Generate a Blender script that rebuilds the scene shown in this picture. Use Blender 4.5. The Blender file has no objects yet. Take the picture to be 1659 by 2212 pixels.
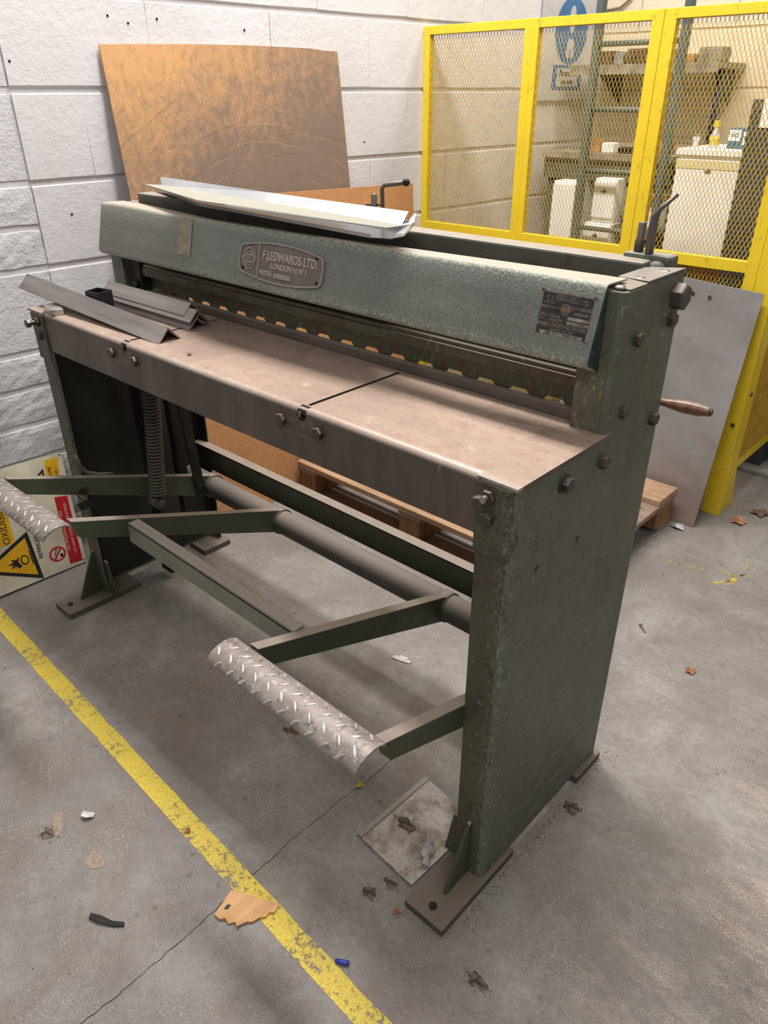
import bpy, bmesh, math, random
from mathutils import Vector, Matrix
from mathutils import noise as mnoise
R = random.Random(7)
sc = bpy.context.scene
col = sc.collection

# ------------------------------------------------------------------ camera
CAM = Vector((.4919, -.8033, 1.3805)); YAW, PIT, ROL, FPX = .7485, .5236, -.0049, 1599.6
fw = Vector((-math.sin(YAW)*math.cos(PIT), math.cos(YAW)*math.cos(PIT), -math.sin(PIT)))
r0 = Vector((math.cos(YAW), math.sin(YAW), 0)); u0 = r0.cross(fw)
rv = r0*math.cos(ROL)+u0*math.sin(ROL); uv = -r0*math.sin(ROL)+u0*math.cos(ROL)
cd = bpy.data.cameras.new('camera'); cam = bpy.data.objects.new('camera', cd); col.objects.link(cam)
M = Matrix.Identity(4)
for i in range(3):
    M[i][0] = rv[i]; M[i][1] = uv[i]; M[i][2] = -fw[i]; M[i][3] = CAM[i]
cam.matrix_world = M
cd.sensor_fit = 'VERTICAL'; cd.sensor_height = 24; cd.lens = 24*FPX/2212
cd.shift_x = -3.257/2212; cd.shift_y = 20.652/2212
cd.clip_start = .02; cd.clip_end = 60
sc.camera = cam

# ------------------------------------------------------------------ world, lamps, exposure
w = bpy.data.worlds.new('world'); sc.world = w; w.use_nodes = True
bg = w.node_tree.nodes['Background']; bg.inputs[0].default_value = (1, .985, .97, 1); bg.inputs[1].default_value = .26
def area(name, loc, size, power, color, target=None):
    l = bpy.data.lights.new(name, 'AREA'); l.shape = 'RECTANGLE'; l.size, l.size_y = size
    l.energy = power; l.color = color
    o = bpy.data.objects.new(name, l); col.objects.link(o); o.location = loc
    if target is not None:
        o.rotation_euler = (Vector(target)-Vector(loc)).to_track_quat('-Z', 'Y').to_euler()
    return o
area('ceiling_light', (-1.0, .80, 3.3), (2.0, .4), 92, (1, .98, .96))
area('ceiling_light', (.9, -1.7, 3.3), (2.6, .6), 32, (1, .98, .97))
area('ceiling_light', (-.6, 2.45, 2.9), (1.6, .35), 20, (1, .92, .78))
vs = sc.view_settings; vs.view_transform = 'Standard'; vs.look = 'None'; vs.gamma = 1; vs.use_curve_mapping = False
vs.exposure = .42
sc.cycles.max_bounces = 6

# ------------------------------------------------------------------ materials
def srgb(c):
    return tuple(((v/255)/12.92 if v/255 <= .04045 else ((v/255+.055)/1.055)**2.4) for v in c)+(1,)
class Mat:
    def __init__(s, name, coord='Object'):
        s.m = bpy.data.materials.new(name); s.m.use_nodes = True; s.t = s.m.node_tree; s.N = s.t.nodes; s.L = s.t.links
        s.b = s.N['Principled BSDF']; tc = s.N.new('ShaderNodeTexCoord'); s.tc = tc
        if coord == 'World':
            g = s.N.new('ShaderNodeNewGeometry'); s.co = g.outputs['Position']
        else: s.co = tc.outputs['Object']
    def scaled(s, sc3, rot=(0, 0, 0)):
        mp = s.N.new('ShaderNodeMapping'); mp.inputs['Scale'].default_value = sc3; mp.inputs['Rotation'].default_value = rot
        s.L.new(s.co, mp.inputs[0]); return mp.outputs[0]
    def noise(s, scale, detail=3, rough=.55, co=None, dist=0):
        n = s.N.new('ShaderNodeTexNoise'); n.inputs['Scale'].default_value = scale; n.inputs['Detail'].default_value = detail
        n.inputs['Roughness'].default_value = rough; n.inputs['Distortion'].default_value = dist
        s.L.new(co or s.co, n.inputs['Vector']); return n.outputs[0]
    def vor(s, scale, feat='F1', co=None, out='Distance'):
        n = s.N.new('ShaderNodeTexVoronoi'); n.feature = feat; n.inputs['Scale'].default_value = scale
        s.L.new(co or s.co, n.inputs['Vector']); return n.outputs[out]
    def ramp(s, x, a, b, va=0., vb=1.):
        n = s.N.new('ShaderNodeMapRange'); n.inputs[1].default_value = a; n.inputs[2].default_value = b
        n.inputs[3].default_value = va; n.inputs[4].default_value = vb; s.L.new(x, n.inputs[0]); return n.outputs[0]
    def math(s, op, a, b):
        n = s.N.new('ShaderNodeMath'); n.operation = op
        for i, v in enumerate((a, b)):
            if isinstance(v, (int, float)): n.inputs[i].default_value = v
            else: s.L.new(v, n.inputs[i])
        return n.outputs[0]
    def mix(s, f, a, b):
        n = s.N.new('ShaderNodeMix'); n.data_type = 'RGBA'
        for i, v in ((0, f), (6, a), (7, b)):
            if isinstance(v, (int, float)): n.inputs[i].default_value = v
            elif isinstance(v, tuple): n.inputs[i].default_value = srgb(v)
            else: s.L.new(v, n.inputs[i])
        return n.outputs[2]
    def up(s, a=.6, b=.95):
        g = s.N.new('ShaderNodeNewGeometry'); x = s.N.new('ShaderNodeSeparateXYZ'); s.L.new(g.outputs['Normal'], x.inputs[0])
        return s.ramp(x.outputs[2], a, b)
    def axis(s, i):
        x = s.N.new('ShaderNodeSeparateXYZ'); s.L.new(s.co, x.inputs[0]); return x.outputs[i]
    def out(s, colr, rough=.6, metal=0., bump=None, bs=.3, bd=.002, spec=None):
        if isinstance(colr, tuple): s.b.inputs['Base Color'].default_value = srgb(colr)
        else: s.L.new(colr, s.b.inputs['Base Color'])
        for k, v in (('Roughness', rough), ('Metallic', metal)):
            if isinstance(v, (int, float)): s.b.inputs[k].default_value = v
            else: s.L.new(v, s.b.inputs[k])
        if spec is not None: s.b.inputs['Specular IOR Level'].default_value = spec
        if bump is not None:
            n = s.N.new('ShaderNodeBump'); n.inputs['Strength'].default_value = bs; n.inputs['Distance'].default_value = bd
            s.L.new(bump, n.inputs['Height']); s.L.new(n.outputs[0], s.b.inputs['Normal'])
        return s.m
def simple(name, c, rough=.6, metal=0., var=.12, scale=30, bump=0):
    a = Mat(name); n = a.noise(scale, 4)
    d = tuple(max(0, v*(1-var*2)) for v in c)
    cc = a.mix(a.ramp(n, .35, .65), d, c)
    return a.out(cc, rough, metal, n if bump else None, bump, .002)

def paint(name, base, light, chipc, dustc, chip=.62, dust=.8, hammer=1., rust=None, streak=False, cover=False, edge=0):
    a = Mat(name, 'World')
    hm = a.noise(260, 3, .55); big = a.noise(5, 4, .6); mid = a.noise(26, 4, .65)
    c = a.mix(a.ramp(hm, .36, .64), base, light)
    c = a.mix(a.ramp(big, .35, .7, 0, .45), c, tuple(int(v*.72) for v in base))
    st = a.noise(95, 5, .8, a.scaled((1, 1, .5)))
    c = a.mix(a.ramp(a.math('MULTIPLY', a.ramp(st, chip-.02, chip+.05), a.ramp(mid, .45, .6)), 0, 1, 0, .7), c, chipc)
    if edge:
        en = a.ramp(a.noise(150, 5, .85, a.scaled((1, 1, .6))), .51, .56)
        pos = a.ramp(a.axis(1), .03, .004) if edge == 1 else a.ramp(a.axis(0), -.034, -.012)
        c = a.mix(a.math('MULTIPLY', a.math('MULTIPLY', en, pos), .5), c, (132, 138, 112))
        dn = a.ramp(a.noise(30, 5, .8, a.scaled((1, 1, .35))), .56, .62)
        c = a.mix(a.math('MULTIPLY', a.math('MULTIPLY', dn, a.ramp(a.axis(1), .05, .01) if edge == 1 else a.ramp(a.axis(0), -.03, -.016)), .75), c, (58, 44, 36))
    if cover:
        lowe = a.math('MULTIPLY', a.ramp(a.axis(2), 1.040, 1.014), a.ramp(a.noise(190, 5, .85), .51, .55)); tope = a.math('MULTIPLY', a.ramp(a.axis(2), 1.121, 1.135), a.ramp(a.noise(200, 5, .85), .5, .55))
        c = a.mix(a.math('MULTIPLY', a.math('MAXIMUM', lowe, tope), .8), c, (190, 190, 162))
        c = a.mix(a.math('MULTIPLY', a.ramp(a.axis(0), -.95, -1.45), a.ramp(mid, .2, .7, .55, .85)), c, (134, 130, 118))
    if rust:
        rr = a.noise(17, 5, .7, a.scaled((1, 1, .6)))
        c = a.mix(a.ramp(rr, .55, .61, 0, .85), c, rust)
    if streak:
        for rt_, th_, al_ in ((.75, .60, .6), (1.15, .615, .5), (-.5, .63, .4)):
            sn = a.noise(34, 4, .75, a.scaled((1, .16, 2.4), (rt_, 0, 0)))
            zone = a.math('MAXIMUM', a.ramp(mid, .5, .62), a.math('MULTIPLY', a.ramp(a.axis(2), .42, .12), a.ramp(big, .35, .6)))
            c = a.mix(a.math('MULTIPLY', a.math('MULTIPLY', a.ramp(sn, th_, th_+.03), zone), al_), c, (140, 148, 122))
        ds = a.noise(120, 2, .5, a.scaled((1, 1, .012))); c = a.mix(a.math('MULTIPLY', a.ramp(ds, .64, .67, 0, .6), a.ramp(a.noise(9, 3, .5, a.scaled((1, 1, .3))), .5, .58)), c, (52, 54, 47))
        s1 = a.noise(55, 2, .5, a.scaled((1, 1, .03)))
        c = a.mix(a.ramp(a.math('MULTIPLY', a.ramp(s1, .6, .68), a.ramp(big, .45, .6)), 0, 1, 0, .4), c, (54, 56, 49))
    c = a.mix(a.math('MULTIPLY', a.up(), a.ramp(mid, .2, .6, dust*.75, dust)), c, dustc)
    ro = a.ramp(mid, .3, .7, .42, .62)
    return a.out(c, ro, 0, hm, .35*hammer, .0016, .4)
G = paint('green_hammer_paint', (86, 90, 77), (98, 102, 88), (150, 158, 128), (150, 134, 122), streak=True, chip=.585, edge=1)
GC = paint('cover_hammer_paint', (110, 116, 108), (132, 138, 129), (178, 181, 158), (178, 164, 148), chip=.64, hammer=2.2, cover=True)
GD = paint('grimy_green_paint', (86, 84, 66), (100, 98, 78), (140, 140, 106), (120, 105, 92), chip=.56, rust=(92, 66, 50), hammer=1.2)
GF = paint('frame_front_paint', (74, 71, 57), (84, 81, 66), (146, 150, 116), (150, 134, 122), chip=.60, rust=(70, 54, 44), edge=2)
GT = paint('treadle_green_paint', (64, 69, 51), (73, 78, 60), (122, 128, 108), (156, 140, 130), chip=.66, hammer=.4)
DKG = paint('shaded_grimed_inner_paint', (34, 35, 29), (42, 42, 34), (60, 62, 48), (70, 64, 56), chip=.68, hammer=.4)  # near-black: the frame's inner shade painted in along with grime
GB = paint('worn_brace_paint', (116, 116, 102), (136, 136, 122), (160, 166, 148), (160, 146, 136), chip=.62, hammer=.4)
def steel(name, c, dark, dustc, dust=.85, rough=.45, metal=.6, sx=(1, 1, 1), up=True):
    a = Mat(name, 'World'); n = a.noise(6, 6, .62, a.scaled(sx)); n2 = a.noise(60, 4, .6)
    c1 = a.mix(a.ramp(n, .3, .7), dark, c)
    c1 = a.mix(a.ramp(n2, .3, .75, 0, .35), c1, tuple(int(v*.75) for v in c))
    if up:
        c1 = a.mix(a.math('MULTIPLY', a.up(.3, .8), a.ramp(n, .2, .75, dust*.8, dust)), c1, dustc)
    return a.out(c1, a.ramp(n, .3, .7, rough, rough+.2), metal, n2, .1, .001)
TAB = None
a = Mat('dusty_table_steel', 'World')
n = a.noise(4, 6, .6, a.scaled((.5, 1.6, 1))); n2 = a.noise(22, 5, .65); n3 = a.noise(130, 3, .6); n4 = a.noise(3, 5, .6, a.scaled((1.2, .4, 1)))
c = a.mix(a.ramp(n, .3, .7), (156, 132, 117), (192, 166, 148)); c = a.mix(a.ramp(n2, .48, .66, 0, .6), c, (146, 118, 99))
c = a.mix(a.ramp(n3, .35, .75, 0, .35), c, (128, 110, 102)); c = a.mix(a.ramp(n4, .52, .62, 0, .5), c, (140, 116, 104)); c = a.mix(a.ramp(a.noise(14, 5, .75), .6, .7, 0, .5), c, (206, 182, 164))
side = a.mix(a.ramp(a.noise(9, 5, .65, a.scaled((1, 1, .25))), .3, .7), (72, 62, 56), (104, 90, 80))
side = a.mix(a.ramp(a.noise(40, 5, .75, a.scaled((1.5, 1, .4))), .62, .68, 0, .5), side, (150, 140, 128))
c = a.mix(a.up(.25, .8), side, c)  # dusty top; side faces carry the apron's shade in their colour
fe = a.math('MULTIPLY', a.math('MULTIPLY', a.ramp(a.axis(2), .889, .895), a.ramp(a.axis(1), .013, .007)), a.ramp(n, .35, .65, .1, .7)); c = a.mix(fe, c, (186, 170, 158))  # highlight along the front fold, painted into the colour
TAB = a.out(c, a.ramp(n2, .3, .7, .4, .58), .25, n3, .08, .001)
a = Mat('bright_worn_edge', 'World'); TABEDGE = a.out(a.mix(a.ramp(a.noise(30, 4), .4, .6), (150, 140, 132), (200, 192, 184)), .35, .8)
BLT = steel('oiled_bolt_steel', (98, 88, 80), (60, 54, 50), (134, 120, 110), .5, .4, .5)
BLK = simple('black_steel', (38, 37, 38), .45, .4, .3, 60)
DK = simple('dark_grimy_steel', (44, 41, 34), .6, .3, .3, 25)
ANG = steel('mill_scale_steel', (158, 150, 146), (92, 87, 87), (160, 150, 146), .5, .38, .5, (.35, 9, 9))
TUBE = steel('dusty_tube', (92, 84, 76), (70, 66, 58), (146, 132, 122), .9, .6, .2)
SPR = steel('spring_steel', (86, 78, 70), (52, 48, 42), (120, 108, 100), .5, .55, .3)
TRD = None
a = Mat('tread_plate_steel', 'World')
n = a.noise(14, 5, .7); n2 = a.noise(90, 4, .7)
c = a.mix(a.ramp(n, .35, .68), (126, 113, 106), (158, 146, 139)); c = a.mix(a.ramp(a.noise(22, 5, .8), .58, .66, 0, .8), c, (72, 72, 62))
c = a.mix(a.ramp(n2, .56, .72, 0, .7), c, (206, 200, 196))
TRD = a.out(c, a.ramp(n, .3, .7, .42, .6), .3, n2, .2, .001)
LUG = Mat('polished_lug', 'World'); LUG = LUG.out(LUG.mix(LUG.ramp(LUG.noise(60, 4), .35, .65), (158, 148, 142), (210, 203, 198)), .4, .4)
ALU = Mat('folded_aluminium', 'World'); ALU = ALU.out(ALU.mix(ALU.ramp(ALU.noise(5, 3), .4, .6), (186, 187, 188), (204, 205, 206)), .3, .6)
a = Mat('dusty_aluminium', 'World')
ALUD = a.out(a.mix(a.ramp(a.noise(240, 2), .3, .6), (138, 134, 121), (158, 154, 141)), .95, .0, spec=.05)
ALS = Mat('shaded_shiny_aluminium', 'World'); ALS = ALS.out((128, 128, 130), .2, .95)  # shiny metal, darkened to paint the shade under the upper tray
PLQ = steel('cast_plaque_alloy', (178, 166, 158), (150, 138, 131), (182, 170, 162), .5, .5, .15)
PLQD = steel('cast_plaque_ground', (136, 124, 117), (108, 98, 92), (140, 128, 122), .4, .6, .1)
PLQL = steel('cast_plaque_letters', (196, 184, 175), (176, 162, 154), (200, 188, 180), .5, .5, .1)
TAGD = simple('etched_tag_black', (62, 58, 58), .5, .2, .15, 60)
TAGL = simple('etched_tag_alloy', (190, 174, 156), .35, .7, .14, 60)
TAPE = simple('masking_tape', (160, 144, 126), .75, 0, .08, 60, .3)
WOOD = None
def wood(name, c, d, ax=(.7, 9, 9)):
    a = Mat(name, 'World'); n = a.noise(7, 6, .65, a.scaled(ax)); n2 = a.noise(40, 4)
    cc = a.mix(a.ramp(n, .3, .7), d, c); cc = a.mix(a.ramp(n2, .5, .8, 0, .4), cc, tuple(int(v*.6) for v in c))
    return a.out(cc, .75, 0, n, .3, .002)
WPAL = wood('pallet_pine', (186, 154, 124), (138, 104, 74)); WPAL2 = wood('pallet_pine_grey', (160, 138, 122), (118, 94, 78))
WHAN = wood('turned_handle_wood', (134, 98, 80), (88, 60, 46), (9, 2, 9)); WHAN.node_tree.nodes['Principled BSDF'].inputs['Roughness'].default_value = .32
WBLK = wood('pallet_block_wood', (156, 112, 70), (104, 68, 36), (9, 9, 1))
# worn ply board
a = Mat('worn_ply', 'World')
n = a.noise(2.1, 5, .7); n2 = a.noise(38, 6, .8, dist=.4); n3 = a.noise(60, 4, .7, a.scaled((1, 1, .3)))
f = a.math('ADD', a.ramp(a.axis(1), .5, 1.15, -.25, .42), a.ramp(a.axis(2), 1.5, 1.1, -.2, .42))
f = a.math('ADD', f, a.ramp(n2, .3, .7, -.35, .35)); f = a.math('ADD', f, a.ramp(n, .3, .7, -.25, .25))
c = a.mix(a.ramp(f, -.35, .45), (198, 149, 97), (126, 106, 92)); c = a.mix(a.ramp(n3, .54, .7, 0, .45), c, (112, 90, 72))
for (sc_, cy_, cz_, ds_, thr) in ((4.1, 1.15, .62, 3.2, .99), (5.3, .95, .70, 4.5, .992), (6.7, 1.3, .8, 4., .993)):
    sw = a.N.new('ShaderNodeTexWave'); sw.wave_type = 'RINGS'; sw.rings_direction = 'X'; sw.inputs['Scale'].default_value = sc_; sw.inputs['Distortion'].default_value = ds_
    sw.inputs['Detail'].default_value = 2; sw.inputs['Detail Scale'].default_value = .8
    mp = a.N.new('ShaderNodeMapping'); mp.inputs['Location'].default_value = (0, -cy_, -cz_*1.25); mp.inputs['Scale'].default_value = (1, 1, 1.25); a.L.new(a.co, mp.inputs[0]); a.L.new(mp.outputs[0], sw.inputs['Vector'])
    scr = a.math('MULTIPLY', a.ramp(sw.outputs[1], thr, .999), a.ramp(a.noise(4.3+sc_, 4), .46, .56)); scr = a.math('MULTIPLY', scr, a.ramp(a.axis(2), 1.44, 1.34))
    c = a.mix(a.ramp(scr, 0, 1, 0, .5 if sc_ < 5 or sc_ > 6 else .28), c, (96, 76, 62) if sc_ < 5 or sc_ > 6 else (206, 160, 118))
spk = a.vor(26); c = a.mix(a.ramp(spk, .035, .05, .8, 0), c, (60, 44, 36))
PLY = a.out(c, .65, 0, n3, .15, .001)
a = Mat('hardboard', 'World'); n = a.noise(120, 4, .7); n2 = a.noise(8, 4)
c = a.mix(a.ramp(n, .3, .7), (164, 114, 70), (196, 144, 94)); c = a.mix(a.ramp(n2, .5, .8, 0, .4), c, (150, 104, 62)); HB = a.out(c, .8)
a = Mat('board_edge', 'World'); PLYE = a.out((120, 78, 48), .8)
# yellow guard paint
a = Mat('yellow_guard_paint', 'World'); n = a.noise(7, 5, .7); n2 = a.noise(45, 5, .7, a.scaled((1, 1, .5)))
c = a.mix(a.ramp(n, .4, .75, 0, .4), (224, 194, 42), (204, 172, 40)); c = a.mix(a.ramp(n2, .59, .72, 0, .65), c, (128, 110, 44)); c = a.mix(a.ramp(a.vor(30), .05, .09, .6, 0), c, (90, 76, 40))
YEL = a.out(c, .42, 0, n2, .08, .001)
a = Mat('mesh_paint', 'World'); YM = a.out(a.mix(a.ramp(a.noise(30, 3), .45, .7, 0, .5), (196, 164, 66), (136, 112, 50)), .5)
a = Mat('grey_sheet_steel', 'World'); n = a.noise(3.2, 6, .65, a.scaled((1, 1, 1.6))); n2 = a.noise(9, 6, .7)
c = a.mix(a.ramp(n, .3, .7), (134, 130, 127), (166, 162, 159)); c = a.mix(a.ramp(n2, .6, .75, 0, .5), c, (164, 124, 104))
c = a.mix(a.ramp(a.axis(2), .26, .02, 0, .55), c, (158, 116, 96)); c = a.mix(a.ramp(a.vor(11), .035, .055, .8, 0), c, (84, 76, 76))
SHT = a.out(c, .42, .35)
# concrete floor
a = Mat('stained_concrete', 'World')
n = a.noise(1.9, 7, .66, dist=.4); n2 = a.noise(7, 7, .7, dist=.6); n3 = a.noise(60, 5, .7); n4 = a.noise(300, 2, .6)
c = a.mix(a.ramp(n, .36, .66), (110, 101, 94), (167, 163, 159)); c = a.mix(a.ramp(n2, .42, .66, 0, .65), c, (104, 96, 90))
c = a.mix(a.ramp(a.noise(2.6, 4, .6), .55, .7, 0, .35), c, (160, 138, 122)); c = a.mix(a.ramp(n3, .3, .75, 0, .6), c, (96, 89, 85))
br = a.noise(3.1, 6, .66, dist=1.1); c = a.mix(a.ramp(br, .46, .64, 0, .62), c, (110, 94, 82))
sc1 = a.math('MULTIPLY', a.ramp(a.noise(28, 6, .8, a.scaled((.25, 1, 1), (0, 0, .7)), 1.5), .57, .62), a.ramp(br, .4, .6)); c = a.mix(a.ramp(sc1, 0, 1, 0, .45), c, (92, 82, 76))
c = a.mix(a.ramp(n4, .35, .7, 0, .22), c, (190, 185, 180)); n9 = a.noise(420, 3, .7); c = a.mix(a.ramp(n9, .56, .64, 0, .4), c, (92, 85, 80))
fl = a.math('MULTIPLY', a.ramp(a.noise(8, 4, .7), .42, .6), a.ramp(a.vor(210), .16, .26, 1, 0)); c = a.mix(a.math('MULTIPLY', fl, .55), c, (206, 200, 192))
big2 = a.noise(.9, 3, .6); c = a.mix(a.ramp(big2, .5, .7, 0, .3), c, (98, 88, 82))
# pale scuffed patches towards the lower right and flecks
pm = a.math('MULTIPLY', a.ramp(a.axis(0), .12, .5), a.ramp(a.noise(4.2, 6, .8, a.scaled((.8, 2.2, 1))), .46, .62))
c = a.mix(a.math('MULTIPLY', pm, a.ramp(a.noise(240, 5, .85), .47, .53, 0, .8)), c, (216, 190, 168))
c = a.mix(a.ramp(a.vor(95), .05, .09, .7, 0), c, (196, 188, 178))
c = a.mix(a.math('MULTIPLY', a.ramp(a.vor(21), .05, .16, .7, 0), a.ramp(n2, .4, .6)), c, (84, 78, 74))
FLR = a.out(c, a.ramp(n2, .3, .7, .5, .75), 0, n3, .16, .0015)
# wall paint
def wallp(name, c1, c2, dirt, bs):
    a = Mat(name, 'World'); n = a.noise(55, 6, .72); n2 = a.noise(2.4, 4, .6); n5 = a.noise(9, 5, .7)
    c = a.mix(a.ramp(n2, .4, .7), c1, c2); c = a.mix(a.ramp(a.axis(2), 1.0, .3, 0, .22), c, dirt)
    c = a.mix(a.ramp(n5, .62, .8, 0, .25), c, dirt)
    n6 = a.noise(24, 5, .7); h = a.math('ADD', a.math('ADD', n, a.math('MULTIPLY', n5, .8)), n6); return a.out(c, .62, 0, h, bs, .006)
WALL = wallp('white_block_paint', (216, 213, 214), (207, 203, 204), (198, 186, 168), .4)
WALLR = wallp('white_split_stone_paint', (216, 214, 216), (206, 203, 205), (186, 178, 166), .9)
WALLC = wallp('cream_block_paint', (218, 204, 180), (208, 193, 168), (184, 164, 136), .25)
CREAM2 = wallp('shaded_partition_paint', (214, 204, 190), (206, 195, 178), (180, 165, 140), .4)

# ------------------------------------------------------------------ builders
def empty(name, loc, label=None, cat=None, group=None, rz=0, kind=None):
    o = bpy.data.objects.new(name, None); col.objects.link(o); o.location = loc; o.rotation_euler = (0, 0, rz); o.empty_display_size = .05
    tag(o, label, cat, group, kind); o['_o'] = list(loc); return o
def tag(o, label=None, cat=None, group=None, kind=None):
    if label: o['label'] = label
    if cat: o['category'] = cat
    if group: o['group'] = group
    if kind: o['kind'] = kind
    return o
class MB:
    def __init__(s): s.v = []; s.f = []; s.sm = []
    def add(s, v, f, sm=False):
        b = len(s.v); s.v += [Vector(p) for p in v]; s.f += [tuple(i+b for i in q) for q in f]; s.sm += [sm]*len(f); return s
    def box(s, x0, x1, y0, y1, z0, z1):
        return s.add([(x0, y0, z0), (x1, y0, z0), (x1, y1, z0), (x0, y1, z0), (x0, y0, z1), (x1, y0, z1), (x1, y1, z1), (x0, y1, z1)],
                     [(0, 3, 2, 1), (4, 5, 6, 7), (0, 1, 5, 4), (1, 2, 6, 5), (2, 3, 7, 6), (3, 0, 4, 7)])
    def hexa(s, lo, hi):   # two quads
        return s.add(list(lo)+list(hi), [(0, 3, 2, 1), (4, 5, 6, 7), (0, 1, 5, 4), (1, 2, 6, 5), (2, 3, 7, 6), (3, 0, 4, 7)])
    def prism(s, pts, d, sm=False):  # planar polygon extruded by vector d
        pts = [Vector(p) for p in pts]; d = Vector(d); n = len(pts)
        f = [tuple(range(n))[::-1], tuple(range(n, 2*n))]+[(i, (i+1) % n, (i+1) % n+n, i+n) for i in range(n)]
        return s.add(pts+[p+d for p in pts], f, sm)
    def sheet(s, pts, t):  # polyline profile list of (a,b) rows: grid of points rows x cols, thickened
        nr, nc = len(pts), len(pts[0]); P = [[Vector(p) for p in r] for r in pts]
        N = [[None]*nc for _ in range(nr)]
        for i in range(nr):
            for j in range(nc):
                du = P[min(i+1, nr-1)][j]-P[max(i-1, 0)][j]; dv = P[i][min(j+1, nc-1)]-P[i][max(j-1, 0)]
                N[i][j] = du.cross(dv).normalized()*t
        v = [p for r in P for p in r]+[P[i][j]+N[i][j] for i in range(nr) for j in range(nc)]; o = nr*nc; f = []
        for i in range(nr-1):
            for j in range(nc-1):
                a, b, c, d = i*nc+j, i*nc+j+1, (i+1)*nc+j+1, (i+1)*nc+j; f += [(a, b, c, d), (a+o, d+o, c+o, b+o)]
        edge = [(0, j) for j in range(nc)]+[(i, nc-1) for i in range(1, nr)]+[(nr-1, j) for j in range(nc-2, -1, -1)]+[(i, 0) for i in range(nr-2, 0, -1)]
        E = [i*nc+j for i, j in edge]
        f += [(E[k], E[k]+o, E[(k+1) % len(E)]+o, E[(k+1) % len(E)]) for k in range(len(E))]
        return s.add(v, f)
    def ring(s, c, ax, r, n, ph=0):
        ax = Vector(ax).normalized(); t = Vector((0, 0, 1)) if abs(ax.z) < .9 else Vector((1, 0, 0)); u = ax.cross(t).normalized(); v = ax.cross(u)
        return [Vector(c)+u*r*math.cos(2*math.pi*k/n+ph)+v*r*math.sin(2*math.pi*k/n+ph) for k in range(n)]
    def lathe(s, c0, ax, prof, n=16, sm=True, ph=0):   # prof: (dist along axis, radius)
        ax = Vector(ax).normalized(); rings = [s.ring(Vector(c0)+ax*d, ax, max(r, 1e-5), n, ph) for d, r in prof]
        v = [p for q in rings for p in q]; f = []
        for i in range(len(rings)-1):
            for k in range(n): f.append((i*n+k, i*n+(k+1) % n, (i+1)*n+(k+1) % n, (i+1)*n+k))
        s.add(v, f, sm); b = len(s.v)-len(v)
        s.f += [tuple(b+k for k in range(n))[::-1], tuple(b+(len(rings)-1)*n+k for k in range(n))]; s.sm += [False, False]; return s
    def tube(s, pts, r, n=10):
        pts = [Vector(p) for p in pts]; rings = []; up = None
        for i, p in enumerate(pts):
            t = (pts[min(i+1, len(pts)-1)]-pts[max(i-1, 0)]).normalized()
            if up is None: up = Vector((0, 0, 1)) if abs(t.z) < .9 else Vector((1, 0, 0))
            u = t.cross(up).normalized(); up = u.cross(t)
            rr = r[i] if isinstance(r, (list, tuple)) else r
            rings.append([p+u*rr*math.cos(2*math.pi*k/n)+up*rr*math.sin(2*math.pi*k/n) for k in range(n)])
        v = [p for q in rings for p in q]; m = len(rings)
        f = [(i*n+k, (i+1)*n+k, (i+1)*n+(k+1) % n, i*n+(k+1) % n) for i in range(m-1) for k in range(n)]
        s.add(v, f, True); b = len(s.v)-len(v)
        s.f += [tuple(b+k for k in range(n)), tuple(b+(m-1)*n+k for k in range(n))[::-1]]; s.sm += [False, False]; return s
    def build(s, name, mat, parent=None, bevel=0, seg=2, label=None, kind=None, off=None):
        me = bpy.data.meshes.new(name); org = Vector(off) if off is not None else (origin(parent) if parent else Vector((0, 0, 0)))
        me.from_pydata([p-org for p in s.v], [], s.f)
        me.polygons.foreach_set('use_smooth', s.sm); me.materials.append(mat)
        bm = bmesh.new(); bm.from_mesh(me); bmesh.ops.recalc_face_normals(bm, faces=bm.faces)
        if bevel:
            es = [e for e in bm.edges if len(e.link_faces) == 2 and e.calc_face_angle(0) > .6 and not all(f.smooth for f in e.link_faces)]
            try: bmesh.ops.bevel(bm, geom=es, offset=bevel, segments=seg, affect='EDGES', profile=.5, clamp_overlap=True)
            except Exception: pass
        bm.to_mesh(me); bm.free()
        o = bpy.data.objects.new(name, me); col.objects.link(o)
        if parent: o.parent = parent
        if off is not None: o.location = org-(origin(parent) if parent else Vector((0, 0, 0)))
        tag(o, label, None, None, kind); return o
def origin(o):
    p = Vector((0, 0, 0))
    while o is not None: p += o.location; o = o.parent
    return p
def thing(name, mb, mat, label, cat, group=None, bevel=0, base=None, kind=None):
    if base is None:
        xs = [p.x for p in mb.v]; ys = [p.y for p in mb.v]; base = ((min(xs)+max(xs))/2, (min(ys)+max(ys))/2, min(p.z for p in mb.v))
    o = mb.build(name, mat, None, bevel, off=base); tag(o, label, cat, group, kind); return o
def hexbolt(name, c, ax, r, h, parent, mat=BLT, washer=0, ph=0, shank=0):
    m = MB(); ax = Vector(ax).normalized(); c = Vector(c)
    if washer: m.lathe(c, ax, [(0, washer), (.003, washer)], 20, False)
    if shank: m.lathe(c, ax, [(0, r*.52), (shank, r*.52)], 12)
    m.lathe(c+ax*(shank+(.003 if washer else 0)), ax, [(0, r), (h*.82, r), (h, r*.86)], 6, False, ph)
    return m.build(name, mat, parent, .0006, 1)
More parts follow.
